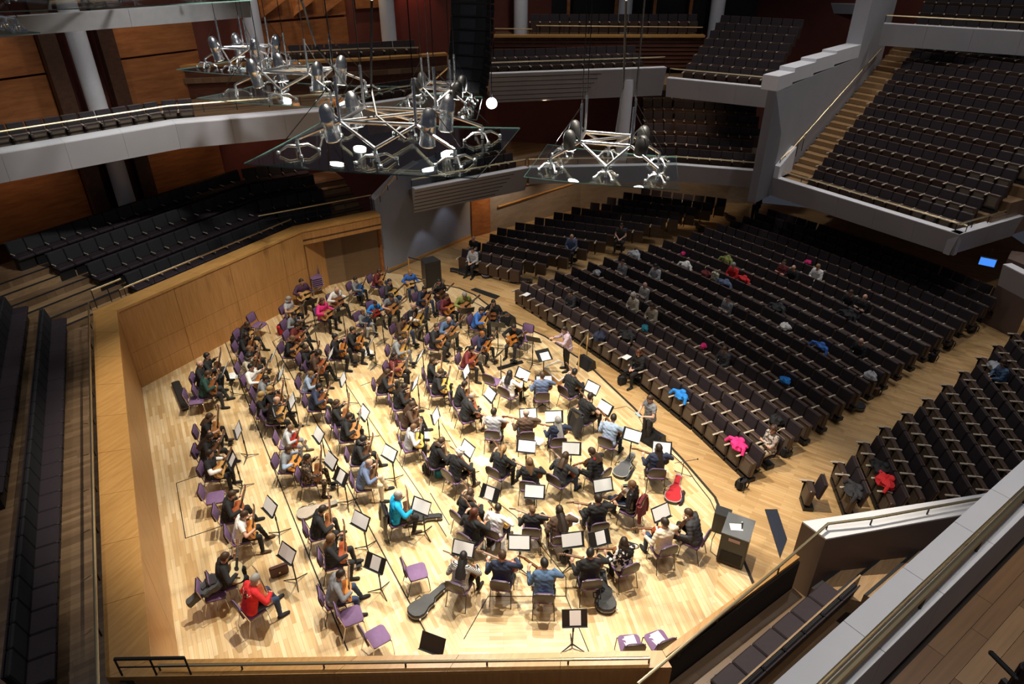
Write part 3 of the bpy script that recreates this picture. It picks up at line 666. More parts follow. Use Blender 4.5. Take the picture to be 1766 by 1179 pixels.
mb = MB().cbox((0, -.20, .70), (.455, .075, .53), .02, M=TILT).cbox((0, -.245, .69), (.45, .03, .56), .01, M=TILT, mi=1)
seat_back = mb.mesh('backrest', [m_fab, m_fabt])
mb = MB().cbox((0, .03, .43), (.455, .15, .50), .02, M=Matrix.Rotation(math.radians(7), 3, 'X')).box((0, .107, .42), (.33, .012, .34), M=Matrix.Rotation(math.radians(7), 3, 'X'), mi=1)
seat_pan = mb.mesh('seat', [m_brown, m_inset])
seat_down = MB().cbox((0, .08, .42), (.43, .42, .11), .03).mesh('seat', [m_fab, m_inset])
mb = MB().cbox((.245, .07, .645), (.062, .38, .04), .012)
seat_arm = mb.mesh('armrest', m_arm)
mb = MB().box((.245, -.06, .33), (.035, .16, .56)).box((.0, -.0, .06), (.47, .26, .12)).box((.245, .10, .38), (.03, .05, .5)).box((.245, .03, .59), (.03, .30, .04))
seat_leg = mb.mesh('leg', m_black)
far_parts = MB().cbox((0, -.20, .70), (.455, .085, .53), .02, M=TILT)
far_seat = MB().box((0, -.215, .70), (.455, .10, .54), M=TILT).box((0, .03, .42), (.455, .15, .50), mi=1).box((.245, .07, .645), (.06, .37, .04), mi=2).box((0, -.24, .965), (.45, .05, .02), mi=4).box((.245, -.04, .31), (.035, .18, .58), mi=3)

AUD = []      # (matrix, label)
SEATPOS = {}  # (block, row, k) -> (location, rz)
def facing(v): return math.atan2(v[1], v[0]) - math.pi / 2        # local +Y looks along v
def in_view(p, pad=40):
    d = depth(p)
    if d < .5: return False
    x = 883 + FPX * p[0] / d; y = 589.5 + FPX * (CT * (HC - p[2]) - ST * p[1]) / d
    return -pad < x < 1766 + pad and -pad < y < 1179 + pad
def add_seat(block, row, k, loc, rz, label):
    SEATPOS[label] = (Vector(loc), rz)
    if in_view(Vector(loc) + Vector((0, 0, .6))): AUD.append((place(loc, rz), label))
def along(P, s):
    L = [0]
    for i in range(len(P) - 1): L.append(L[-1] + (P[i + 1] - P[i]).length)
    s = max(0, min(L[-1], s))
    for i in range(len(P) - 1):
        if s <= L[i + 1] + 1e-6:
            t = (P[i + 1] - P[i]).normalized(); return P[i] + t * (s - L[i]), t
def length(P): return sum((P[i + 1] - P[i]).length for i in range(len(P) - 1))
# centre block
Fr = [Vector(xy(U(x, y, -.12))) for x, y in ((880, 527), (985, 592), (1090, 666), (1190, 750), (1280, 836))]
Re = [Vector(p) for p in ((12.1, 31.6), (13.95, 29.5), (15.6, 27.2), (17.0, 25.0), (18.2, 22.8))]
NR = 18
for r in range(NR):
    P = [lerp(f, g, r / (NR - 1)) for f, g in zip(Fr, Re)]
    n = int(length(P) / .5); z = -.12 + .025 * r
    for k in range(n):
        c, t = along(P, .28 + k * (length(P) - .5) / (n - 1)); nn = Vector((-t.y, t.x))     # left of travel = away from stage
        c = c + nn * .30
        add_seat('C', r, k, (c.x, c.y, z), facing(-nn), 'dark tip-up seat, %s row of the centre stalls, %s from its right aisle' % (nth(r), nth(n - 1 - k)))
# left block
Lpx = [(789, 435), (806, 422), (838, 409), (852, 398), (884, 389), (918, 380), (951, 371), (982, 362), (1015, 354), (1044, 345), (1072, 336), (1103, 329)]
Rpx = [(895, 494), (940, 482), (978, 471), (1011, 456), (1043, 443), (1077, 433), (1107, 424), (1137, 414), (1167, 404), (1195, 395), (1223, 387), (1247, 379)]
for r in range(12):
    z = -.12 + .05 * r; p, q = Vector(xy(U(*Lpx[r], z + .93))), Vector(xy(U(*Rpx[r], z)))
    t = (q - p).normalized(); nn = Vector((-t.y, t.x)); L = (q - p).length; n = int(L / .5)
    for k in range(n):
        c = p + t * (.25 + k * (L - .5) / max(1, n - 1)) + nn * .12
        add_seat('L', r, k, (c.x, c.y, z), facing(-nn), 'dark tip-up seat, %s row of the left stalls, %s from the wall' % (nth(r), nth(k)))
# right block
ends = [(1388, 831), (1441, 801), (1484, 768), (1520, 743), (1558, 720), (1593, 697), (1626, 674), (1655, 652), (1685, 629), (1712, 609), (1740, 590)]
nR = [1, 3, 5, 6, 8, 9, 10, 11, 12, 12, 12]
rr = Vector((-.15, -.99)).normalized()
for r, (x, y) in enumerate(ends):
    p = Vector(xy(U(x, y, .5)))
    for k in range(nR[r]):
        c = p + rr * (.22 + .5 * k) + Vector((.12, 0))
        add_seat('R', r, k, (c.x, c.y, -.12 + .03 * r), facing(Vector((-.99, .15))), 'dark tip-up seat, %s row of the right stalls, %s from the aisle' % (nth(r), nth(k)))
# raked balcony
for r in range(RBROWS):
    d0 = .35 + r * RBP + (.42 if r else .55); p = rb_left(d0); z = 3.25 + r * RBH
    for k in range(30):
        if 1.6 + .5 * k > rb_len(d0) - .3: break
        c = p + rdir * (1.6 + .5 * k)
        add_seat('B', r, k, (c.x, c.y, z), facing(-rout), 'dark tip-up seat, %s row of the raked balcony, %s from its stair' % (nth(r), nth(k)))
def gallery_rows(block, P, d0, rows, pitch, z, rise, s0, s1, name, shrink=0.0):
    for r in range(rows):
        Q = offset_line(P, d0 + r * pitch); L = length(Q); a = s0 * L; n = int((s1 - s0) * L / .5)
        for k in range(n):
            c, t = along(Q, a + .25 + k * .5)
            add_seat(block, r, k, (c.x, c.y, z + rise * r), facing(Vector((t.y, -t.x))), 'dark tip-up seat, %s row of the %s, %s from its left end' % (nth(r), name, nth(k)))
gallery_rows('G1', P1, .95, 2, .9, Z1 - .55, .3, .35, 1, 'grooved lower gallery')
gallery_rows('G2', P1b, 1.0, 6, .85, Z1 - .55, .36, .5, .98, 'lower gallery behind the right canopy')
gallery_rows('G3', P4, 1.0, 2, .9, Z2 - .55, .25, .0, .95, 'grooved upper gallery')
gallery_rows('G4', P4b, .95, 7, .8, Z2 - .8, .27, .1, 1, 'upper gallery by the stepped parapet')
gallery_rows('G5', P3, 1.25, 1, .9, Z2 - .5, 0, .0, .62, 'pale left gallery')
gallery_rows('G6', P3b, .9, 1, .9, Z2 - .8, 0, .0, .9, 'far gallery behind the canopies')
gallery_rows('G7', P7, .9, 4, .85, 8.6, .4, .18, 1, 'topmost balcony')
gallery_rows('G8', [Vector(xy(q0)), Vector(xy(q1)), Vector(xy(q2))], .9, 1, .9, 7.8, 0, .4, .9, 'honey oak gallery')
gallery_rows('G9', [Vector((p0.x + 1.8, yb)), Vector((p1.x, yb))], .9, 1, .9, p0.z - .1, 0, 0, 1, 'far rear gallery')
OCC = [(828, 405), (977, 412), (1106, 402), (790, 448), (1069, 452), (1144, 458), (1118, 497), (1097, 513), (1119, 525), (982, 506), (1252, 524), (1244, 598), (1077, 606), (1250, 462), (1363, 468), (1346, 466), (1413, 472), (1474, 522), (1461, 518), (1491, 598), (1337, 742), (1727, 636)]
OCCMAP = {}
for hx_, hy_ in OCC:
    hw = U(hx_, hy_, 1.16)
    OCCMAP[(hx_, hy_)] = min(((v[0].xy - hw.xy).length, k) for k, v in SEATPOS.items() if 'stalls' in k and k not in OCCMAP.values())[1]
AUD.sort(key=lambda s: depth(s[0].translation))
busy = set(OCCMAP.values()); AUD = [a_ for a_ in AUD if a_[1] in busy] + [a_ for a_ in AUD if a_[1] not in busy]
#AUD.sort(key=lambda s: depth(s[0].translation))
proto = None; SEATOBJ = {}
for M, lab in AUD[:300]:
    if proto is None:
        proto = thing('auditorium_seat', lab, 'seat', M, 'tip-up seats of the auditorium')
        for nm, me in (('backrest', seat_back), ('seat', seat_pan), ('armrest', seat_arm), ('leg', seat_leg)): ob(nm, me, proto)
        SEATOBJ[lab] = proto
    else:
        o = copy_tree(proto); o.matrix_basis = M; o['label'] = lab; SEATOBJ[lab] = o
V0 = np.array(far_seat.v); nv = len(V0)
verts = []; faces = []; mids = []
for i, (M, lab) in enumerate(AUD[300:]):
    A = np.array(M); verts.append(V0 @ A[:3, :3].T + A[:3, 3])
    o = i * nv; faces += [tuple(k + o for k in f) for f in far_seat.f]; mids += far_seat.m
me = bpy.data.meshes.new('auditorium_seats'); me.from_pydata(np.concatenate(verts).tolist(), [], faces)
for m in (m_fab, m_brown, m_arm, m_black, m_fabt): me.materials.append(m)
me.polygons.foreach_set('material_index', mids); me.update()
ob('auditorium_seats', me, kind='stuff', label='rows of dark tip-up seats filling the farther stalls, balcony and galleries', category='seats')

# ------------------------------------------------------------------ choir benches: padded seat after padded seat
mb = MB().cbox((0, -.20, .68), (.535, .09, .46), .025, M=TILT).box((0, -.255, .62), (.54, .025, .58), M=TILT, mi=1)
ch_back = mb.mesh('backrest', [m_bench, m_benchp])
ch_seat = MB().cbox((0, .05, .42), (.54, .44, .10), .025).box((0, .02, .18), (.5, .30, .36), mi=1).mesh('cushion', [m_benchp, m_black])
ch_arm = MB().cbox((.27, .02, .56), (.03, .26, .03), .006).mesh('armrest', m_arm)
proto = None
def choir_seat(loc, rz, lab, arm=True):
    global proto
    if not in_view(Vector(loc) + Vector((0, 0, .5)), 25): return
    M = place(loc, rz)
    if proto is None:
        proto = thing('choir_seat', lab, 'seat', M, 'padded bench seats round the stage')
        for nm, me in (('backrest', ch_back), ('cushion', ch_seat), ('armrest', ch_arm)): ob(nm, me, proto)
    else:
        o = copy_tree(proto); o.matrix_basis = M; o['label'] = lab
    if not arm:
        o = proto if proto['label'] == lab else o
        for c in list(o.children):
            if c.name.startswith('armrest'): PLAIN.append(c)
PLAIN = []
for r in range(4):
    dback = DR[r] + 1.38 - .28 if r == 0 else DR[r] + .97 - .32
    Q = offset_line(RING, dback)
    if r < 3:      # behind the stage
        P = [Q[3], Q[2]]; L = length(P); n = int(L / .55)
        for k in range(n):
            c, t = along(P, .25 + .55 * k)
            choir_seat((c.x, c.y, ZR[r]), facing(Vector((-t.y, t.x))), 'charcoal padded choir seat, %s row left of the ledge, %s from the stair' % (nth(r), nth(k)), False)
    P = [Q[3], Q[4], Q[5]]; L = length(P); s = 2.45 + (.1 - .1 * r) ; n = int((L - s - .9) / .55)
    for k in range(n):
        c, t = along(P, s + .27 + .55 * k)
        choir_seat((c.x, c.y, ZR[r]), facing(Vector((t.y, -t.x))), 'charcoal padded bench seat, %s row of the far side terrace, %s from its left end' % (nth(r), nth(k)))
bA, bB = U(1467, 1018, 2.75), U(1272, 1195, 2.75); bt = (bB - bA).normalized().xy; bn = Vector((bt.y, -bt.x))
if bn.dot(Vector((5, 12)) - bA.xy) < 0: bn = -bn
for k in range(7):
    c = bA.xy + bt * (.27 + .55 * k) + bn * .2
    choir_seat((c.x, c.y, ZR[0]), facing(bn), 'plum padded bench seat at the lower right, %s from the oak steps' % nth(k), False)
c = bA.xy + bt * 1.9; struct('trim_41', MB().box((c.x, c.y, ZR[0] + .45), (4.2, .03, .95), math.atan2(bt.y, bt.x)), m_step, label='brown board behind the lower right bench')
# end of a dark seat at the lower right corner of the near gallery
t_ = thing('gallery_seat', 'dark seat back cut off by the lower right corner', 'seat', place(U(1775, 1175, 7.0), .3))
ob('backrest', MB().cbox((0, 0, .1), (.5, .1, .5), .04).mesh('backrest', m_fab), t_); ob('armrest', MB().cbox((-.27, .12, .2), (.05, .3, .05), .015).mesh('armrest', m_black), t_); ob('leg', MB().box((-.2, 0, -.25), (.05, .2, .5)).mesh('leg', m_black), t_)

for c in PLAIN: bpy.data.objects.remove(c)
# ------------------------------------------------------------------ people: one continuous body grown from a posed skeleton
def capsule(mb, p0, p1, r0, r1, n=10):
    p0, p1 = Vector(p0), Vector(p1); d = (p1 - p0); L = d.length
    t = d.normalized() if L > 1e-6 else Vector((0, 0, 1))
    ring = [(-.95, .31), (-.6, .8), (0, 1)]
    pts = [p0 + t * r0 * a for a, b in ring] + [p1 - t * r1 * a for a, b in ring[::-1]]
    rs = [r0 * b for a, b in ring] + [r1 * b for a, b in ring[::-1]]
    mb.tube(pts, rs, n)
def ik(S, W, l1, l2, pole):
    S, W, pole = Vector(S), Vector(W), Vector(pole); d = W - S; L = min(d.length, (l1 + l2) * .995); t = d.normalized()
    W = S + t * L; a = (l1 * l1 - l2 * l2 + L * L) / (2 * L); h = math.sqrt(max(1e-6, l1 * l1 - a * a))
    p = (pole - t * pole.dot(t)).normalized()
    return S + t * a + p * h, W
def basis(ex, ez):
    ex = Vector(ex).normalized(); ez = Vector(ez); ez = (ez - ex * ez.dot(ex)).normalized(); ey = ez.cross(ex)
    return Matrix((ex, ey, ez)).transposed()
class Pose:
    pass
def skeleton(kind='classical', lean=.05, yaw=0, pitch=10, legs='flat', stand=False):
    """joints, limb list (label, a, b, ra, rb), head matrix and guitar matrix; faces +Y, seat centre at the origin"""
    P = Pose(); B = []; z0 = .56 if not stand else .95
    N = Vector((0, lean - .03, z0 + math.sqrt(.52 ** 2 - lean ** 2)))
    pel = Vector((0, -.03, z0)); up = (N - pel)
    def tor(s, x=0, y=0): return pel + up * s + Vector((x, y, 0))
    for s, x, r in ((.0, .085, .125), (.28, .06, .118), (.55, .075, .122), (.75, .095, .118)):
        B.append(('pelvis' if s < .2 else 'torso', tor(s, -x), tor(s, x), r, r))
    for x in (-.06, .06): B.append(('torso', tor(.1, x), tor(.8, x), .12, .115))
    B.append(('torso', tor(.92, -.155, -.01), tor(.92, .155, -.01), .062, .062))
    B.append(('torso', tor(.86, -.1), tor(.98, 0), .07, .06)); B.append(('torso', tor(.86, .1), tor(.98, 0), .07, .06))
    Hc = N + Vector((0, .035 + lean * .35, .155 - lean * .2))
    B.append(('neck', tor(.95), Hc - Vector((0, .01, .06)), .056, .052))
    HM = Matrix.Translation(Hc) @ Matrix.Rotation(math.radians(yaw), 4, 'Z') @ Matrix.Rotation(math.radians(-pitch), 4, 'X')
    P.head = HM
    # arms
    SL, SR = tor(.92, -.175, -.01), tor(.92, .175, -.01)
    P.guitar = None; hands = []
    if kind in ('classical', 'folk', 'flatback'):
        if kind == 'classical': G, d, ez = Vector((.03, .25 + lean * .3, .74)), (-.76, .10, .62), (.10, .94, .30)
        elif kind == 'folk': G, d, ez = Vector((.10, .24 + lean * .3, .75)), (-.955, .18, .20), (.06, .93, .34)
        else: G, d, ez = Vector((.06, .27, .72)), (-.86, .3, .42), (.1, .6, .8)
        R = basis(d, ez); P.guitar = Matrix.Translation(G) @ R.to_4x4()
        WL = G + R @ Vector((.44, -.01, -.05)); WR = G + R @ Vector((-.03, .05, .115))
        EL, WL = ik(SL, WL + Vector((0, -.05, -.05)), .29, .27, (-.5, -.1, -1)); ER, WR = ik(SR, WR + Vector((.07, .02, .03)), .29, .27, (1, -.35, -.35))
        hands = [(WL, (G + R @ Vector((.45, .03, .03)) - WL).normalized(), Vector((0, .3, 1))), (WR, (G + R @ Vector((-.05, -.03, .06)) - WR).normalized(), R @ Vector((0, 0, 1)))]
    elif kind == 'folded':
        WL, WR = Vector((.08, .18 + lean, z0 + .27)), Vector((-.08, .20 + lean, z0 + .24))
        EL, WL = ik(SL, WL, .29, .27, (-1, -.2, -1)); ER, WR = ik(SR, WR, .29, .27, (1, -.2, -1))
        hands = [(WL, Vector((.9, .1, .1)), Vector((0, 1, .3))), (WR, Vector((-.9, .1, .1)), Vector((0, 1, .3)))]
    elif kind == 'lap':
        WL, WR = Vector((-.07, .30, z0 + .10)), Vector((.07, .30, z0 + .10))
        EL, WL = ik(SL, WL, .29, .27, (-1, -.4, -.6)); ER, WR = ik(SR, WR, .29, .27, (1, -.4, -.6))
        hands = [(WL, Vector((.5, .8, -.2)), Vector((0, 0, 1))), (WR, Vector((-.5, .8, -.2)), Vector((0, 0, 1)))]
    elif kind == 'conduct':
        EL, WL = ik(SL, Vector((-.2, .46, z0 + .36)), .29, .27, (-.7, -.2, -1)); ER, WR = ik(SR, Vector((.2, .44, z0 + .28)), .29, .27, (.7, -.2, -1))
        hands = [(WL, Vector((.2, .9, .2)), Vector((0, 0, 1))), (WR, Vector((-.2, .9, .1)), Vector((0, 0, 1)))]
    else:      # holding something before the chest
        EL, WL = ik(SL, Vector((-.12, .30, z0 + .2)), .29, .27, (-1, -.3, -.8)); ER, WR = ik(SR, Vector((.12, .30, z0 + .2)), .29, .27, (1, -.3, -.8))
        hands = [(WL, Vector((.3, .9, .1)), Vector((0, 0, 1))), (WR, Vector((-.3, .9, .1)), Vector((0, 0, 1)))]
    for s, S, E, W in (('L', SL, EL, WL), ('R', SR, ER, WR)):
        B.append(('uarm', S, E, .052, .042)); B.append(('farm', E, W, .041, .028))
    for W, f, nrm in hands:
        f = f.normalized(); sd = f.cross(nrm).normalized(); nr = sd.cross(f)
        B.append(('hand', W, W + f * .075, .026, .032))
        for k, (o, l) in enumerate(((-.03, .055), (-.010, .068), (.010, .064), (.03, .048))):
            a = W + f * .085 + sd * o; b = a + f * l * .55 - nr * .008; c = b + f * l * .35 - nr * l * .4
            B.append(('hand', a, b, .0125, .0115)); B.append(('hand', b, c, .0115, .0105))
        a = W + f * .03 + sd * -.03; B.append(('hand', a, a + f * .04 - sd * .03 - nr * .012, .0135, .0115))
    # legs
    if stand:
        K = [(Vector((s * .10, .02, .93)), Vector((s * .11, .03, .50)), Vector((s * .12, -.01, .09)), Vector((s * .14, .16, .035))) for s in (-1, 1)]
    else:
        hip = [Vector((s * .095, .0, .535)) for s in (-1, 1)]
        L = {'flat': ((-.15, .44, .54, -.16, .42), (.15, .44, .54, .16, .42)),
             'stool': ((-.14, .43, .64, -.13, .48), (.17, .42, .52, .22, .34)),
             'out': ((-.19, .44, .52, -.20, .58), (.20, .45, .54, .24, .44)),
             'back': ((-.15, .44, .53, -.12, .25), (.17, .45, .53, .15, .36)),
             'cross': ((-.10, .45, .66, .16, .62), (.13, .44, .54, .12, .45))}[legs]
        K = []
        for i, (kx, ky, kz, ax, ay) in enumerate(L):
            az = .09
            if legs == 'stool' and i == 0: az = .22
            if legs == 'cross' and i == 0: az = .42
            K.append((hip[i], Vector((kx, ky, kz)), Vector((ax, ay, az)), Vector((ax + (.02 if i else -.02), ay + .17, az - .055))))
    for h, k, a, t in K:
        B.append(('thigh', h, k, .085, .062)); B.append(('shin', k, a, .058, .038)); B.append(('foot', a - Vector((0, .03, .045)), t, .038, .034))
    P.bones = B
    return P
def grow(P, voxel=.0125, ratio=.55):
    """continuous skin around the bones, then clothing shells cut from it"""
    mb = MB()
    for lab, a, b, ra, rb in P.bones: capsule(mb, a, b, ra, rb)
    H = P.head; R3 = H.to_3x3(); hp = lambda x, y, z: H @ Vector((x, y, z))
    mb.ball(hp(0, -.005, .02), (.076, .096, .105), 14, 10, M=R3); mb.ball(hp(0, .025, -.06), (.056, .066, .058), 12, 8, M=R3)
    mb.ball(hp(0, .092, -.012), (.014, .022, .024), 8, 6, M=R3)
    for s in (-1, 1): mb.ball(hp(s * .078, -.005, 0), (.014, .022, .032), 8, 6, M=R3)
    me = mb.mesh('grow', m_black); o = bpy.data.objects.new('grow', me); COL.objects.link(o)
    rm = o.modifiers.new('r', 'REMESH'); rm.mode = 'VOXEL'; rm.voxel_size = voxel
    sm = o.modifiers.new('s', 'SMOOTH'); sm.factor = .5; sm.iterations = 3
    dc = o.modifiers.new('d', 'DECIMATE'); dc.ratio = ratio
    dg = bpy.context.evaluated_depsgraph_get(); ev = o.evaluated_get(dg); m2 = ev.to_mesh()
    nv, nf = len(m2.vertices), len(m2.polygons)
    V = np.empty(nv * 3); m2.vertices.foreach_get('co', V); V = V.reshape(-1, 3)
    Nn = np.empty(nv * 3); m2.vertices.foreach_get('normal', Nn); Nn = Nn.reshape(-1, 3)
    F = [tuple(p.vertices) for p in m2.polygons]
    ev.to_mesh_clear(); bpy.data.objects.remove(o); bpy.data.meshes.remove(me)
    # nearest bone for each vertex
    labs = []; D = []; T = []
    for lab, a, b, ra, rb in P.bones:
        a_, b_ = np.array(a), np.array(b); d = b_ - a_; t = np.clip(((V - a_) @ d) / max(1e-9, d @ d), 0, 1)
        D.append(np.linalg.norm(V - (a_ + t[:, None] * d), axis=1) - (ra + (rb - ra) * t)); T.append(t); labs.append(lab)
    hc = np.array(H.translation); D.append(np.linalg.norm(V - hc, axis=1) - .10); T.append(np.zeros(nv)); labs.append('head')
    D = np.array(D); w = D.argmin(0); t = np.array(T)[w, np.arange(nv)]; lab = np.array(labs)[w]
    def shell(sel, off, name):
        keep = [f for f in F if all(sel[i] for i in f)]
        used = sorted({i for f in keep for i in f}); mp = {i: k for k, i in enumerate(used)}
        W = V[used] + Nn[used] * (off + .004 * np.sin(V[used] @ np.array([37., 29., 61.])))[:, None]
        me = bpy.data.meshes.new(name); me.from_pydata(W.tolist(), [], [tuple(mp[i] for i in f) for f in keep])
        me.polygons.foreach_set('use_smooth', [True] * len(keep)); me.materials.append(m_black); me.update()
        return me
    tor = np.isin(lab, ['torso'])
    up = tor | (lab == 'pelvis')
    out = {}
    out['long'] = shell(up | (lab == 'uarm') | ((lab == 'farm') & (t < .93)), .016, 'shirt')
    out['short'] = shell(up | ((lab == 'uarm') & (t < .62)), .016, 'shirt')
    out['trousers'] = shell((lab == 'pelvis') | (lab == 'thigh') | (lab == 'shin'), .011, 'trousers')
    ft = lab == 'foot'; ft = ft | ((lab == 'shin') & (t > .95))
    left = V[:, 0] < (0 if True else 0)
    feet = [b for b in P.bones if b[0] == 'foot']
    cl = [np.linalg.norm(V - np.array((f[1] + f[2]) / 2), axis=1) for f in feet]
    out['shoe1'] = shell(ft & (cl[0] <= cl[1]), .009, 'shoe'); out['shoe2'] = shell(ft & (cl[1] < cl[0]), .009, 'shoe')
    # body with eyes, brows and mouth
    bm = MB(); bm.add(V.tolist(), F, 0)
    for s in (-1, 1):
        bm.ball(hp(s * .032, .083, .008), (.013, .008, .007), 8, 5, 1, R3); bm.ball(hp(s * .032, .088, .028), (.018, .006, .005), 8, 4, 1, R3)
    bm.ball(hp(0, .086, -.062), (.022, .007, .006), 8, 4, 2, R3)
    out['body'] = bm.mesh('person', [m_black] * 3, True)
    return out

# hair in head space
def hair_mesh(style):
    mb = MB()
    def cap(rx, ry, rz, test, c=(0, -.012, .028), n=20, m=14):
        t = MB().ball(c, (rx, ry, rz), n, m)
        keep = [f for f in t.f if test(sum((Vector(t.v[i]) for i in f), Vector()) / len(f))]
        mb.add(t.v, keep)
    line = lambda p: p.z > .045 + max(0, p.y) * .35 or p.y < -.005 + max(0, p.z) * .5
    if style == 'short': cap(.086, .106, .112, lambda p: line(p) and p.z > -.055)
    elif style == 'bald': cap(.085, .104, .10, lambda p: -.06 < p.z < .045 and p.y < .0)
    elif style == 'curly':
        cap(.105, .122, .128, lambda p: line(p) and p.z > -.09)
        random.seed(3)
        for k in range(26):
            a, b = random.uniform(0, 6.28), random.uniform(-.2, 1.3); q = Vector((.1 * math.cos(a) * math.cos(b), -.03 + .115 * math.sin(a) * math.cos(b), .03 + .115 * math.sin(b)))
            if q.y < .06: mb.ball(q, .026, 7, 5)
    elif style in ('long', 'bob', 'pony', 'verylong'):
        cap(.089, .109, .115, lambda p: line(p) and p.z > -.1)
        if style == 'pony':
            mb.tube([(0, -.11, .05), (0, -.16, .0), (0, -.165, -.09), (0, -.14, -.2)], [.018, .034, .03, .01], 8)
        else:
            dl = {'long': .30, 'bob': .13, 'verylong': .46}[style]
            rows = []
            for j in range(6):
                s = j / 5; z = .02 - dl * s - .02; w_ = .088 + .035 * math.sin(s * 2.4); y0 = -.055 - .045 * math.sin(min(1, s * 1.6) * 1.57) - (.05 if style == 'verylong' else .02) * s
                rows.append([(x * w_, y0 + .075 * x * x * (1 - .5 * s) - (.035 if abs(x) < .5 else 0), z) for x in (-1, -.66, -.33, 0, .33, .66, 1)])
            V = [p for r_ in rows for p in r_] + [(p[0] * .93, p[1] + .045, p[2]) for r_ in rows for p in r_]
            Fc = []
            o = 42
            for j in range(5):
                for i in range(6):
                    a = j * 7 + i; Fc += [(a, a + 7, a + 8, a + 1), (o + a, o + a + 1, o + a + 8, o + a + 7)]
                for i in (0, 6): a = j * 7 + i; Fc.append((a, o + a, o + a + 7, a + 7))
            for i in range(6): a = 35 + i; Fc.append((a, o + a, o + a + 1, a + 1))
            mb.add(V, Fc)
    elif style == 'beard':
        cap(.086, .106, .112, lambda p: line(p) and p.z > -.055)
        mb.ball((0, .045, -.085), (.055, .05, .05), 10, 7)
    return mb.mesh('hair', m_black, True)
HAIR = {}
POSES = {}
def get_pose(name):
    if name not in POSES:
        spec = dict(
            c0=dict(kind='classical', lean=.04, yaw=14, pitch=14, legs='stool'), c1=dict(kind='classical', lean=.15, yaw=20, pitch=34, legs='stool'),
            c2=dict(kind='classical', lean=.09, yaw=-22, pitch=8, legs='flat'), f0=dict(kind='folk', lean=.05, yaw=24, pitch=12, legs='flat'),
            f1=dict(kind='folk', lean=.16, yaw=12, pitch=36, legs='out'), f2=dict(kind='folk', lean=.08, yaw=-25, pitch=6, legs='back'),
            x0=dict(kind='folk', lean=.02, yaw=10, pitch=20, legs='cross'), b0=dict(kind='flatback', lean=.12, yaw=18, pitch=30, legs='flat'),
            a0=dict(kind='folded', lean=.0, yaw=0, pitch=6, legs='flat'), a1=dict(kind='lap', lean=.07, yaw=8, pitch=24, legs='flat'),
            a2=dict(kind='hold', lean=.03, yaw=-15, pitch=18, legs='back'),
            s0=dict(kind='conduct', lean=.10, yaw=0, pitch=14, stand=True), s1=dict(kind='hold', lean=.04, yaw=-10, pitch=22, stand=True))[name]
        P = skeleton(**spec); P.mesh = grow(P); POSES[name] = P
    return POSES[name]
COLS = dict(black=(.012, .012, .014), charcoal=(.035, .035, .04), grey=(.20, .21, .23), palegrey=(.42, .43, .46), white=(.80, .79, .77), cream=(.70, .62, .48), beige=(.50, .43, .33),
            navy=(.018, .026, .06), blue=(.03, .12, .42), brightblue=(.02, .23, .68), denim=(.07, .13, .24), slate=(.11, .15, .26), paleblue=(.30, .38, .52), turq=(.0, .33, .66), bottle=(.012, .05, .04),
            red=(.62, .02, .025), pink=(.80, .03, .22), maroon=(.14, .018, .022), brown=(.085, .048, .03), olive=(.24, .27, .07), lilac=(.55, .42, .50), jeans=(.03, .05, .11), tan=(.42, .33, .22), teal=(.02, .20, .30))
HCOL = dict(black=(.012, .010, .010), brown=(.055, .028, .014), dark=(.024, .014, .009), fair=(.28, .16, .065), blonde=(.42, .27, .10), grey=(.30, .29, .28), white=(.66, .63, .58), ginger=(.32, .10, .02), auburn=(.10, .03, .015), lightbrown=(.16, .085, .04))
def cloth(c): return mat('cloth_' + c, COLS[c], .85, 0, .22, 14, .25)
def printed(name, a, b, scale, kind='noise'):
    """patterned cloth: checks, stripes or blotches"""
    if name in MATS: return MATS[name]
    m, nt, bs = _new(name); n, l = nt.nodes, nt.links; tc = n.new('ShaderNodeTexCoord')
    if kind == 'check': t = n.new('ShaderNodeTexChecker'); t.inputs['Color1'].default_value = (*a, 1); t.inputs['Color2'].default_value = (*b, 1); t.inputs['Scale'].default_value = scale; l.new(tc.outputs['Object'], t.inputs['Vector']); l.new(t.outputs['Color'], bs.inputs['Base Color'])
    else:
        if kind == 'stripe': t = n.new('ShaderNodeTexWave'); t.bands_direction = 'Z'; t.inputs['Scale'].default_value = scale; t.inputs['Distortion'].default_value = .4
        else: t = n.new('ShaderNodeTexNoise'); t.inputs['Scale'].default_value = scale; t.inputs['Detail'].default_value = 2
        l.new(tc.outputs['Object'], t.inputs['Vector']); cr = n.new('ShaderNodeValToRGB'); cr.color_ramp.interpolation = 'CONSTANT'
        cr.color_ramp.elements[0].color = (*a, 1); cr.color_ramp.elements[1].color = (*b, 1); cr.color_ramp.elements[1].position = .53
        l.new(t.outputs['Fac'], cr.inputs['Fac']); l.new(cr.outputs['Color'], bs.inputs['Base Color'])
    bs.inputs['Roughness'].default_value = .85; MATS[name] = m
    return m
PRINTS = {'*check': lambda: printed('checked_cloth', (.10, .02, .03), (.03, .03, .09), 26, 'check'), '*stripe': lambda: printed('striped_cloth', (.01, .01, .012), (.7, .7, .68), 14, 'stripe'),
          '*bw': lambda: printed('black_white_print', (.01, .01, .012), (.75, .70, .66), 9), '*leaf': lambda: printed('brown_leaf_print', (.018, .012, .009), (.20, .12, .07), 22),
          '*camo': lambda: printed('camouflage_cloth', (.025, .035, .015), (.12, .13, .05), 16), '*leather': lambda: mat('black_leather', (.012, .011, .012), .3, 0, .3, 6, .3),
          '*vest': lambda: mat('cloth_white', COLS['white'], .85), '*greynavy': lambda: mat('cloth_slate', COLS['slate'], .85), '*floral': lambda: printed('floral_print', (.55, .46, .42), (.10, .09, .07), 12)}
def fabric(c): return PRINTS[c]() if c[0] == '*' else cloth(c)
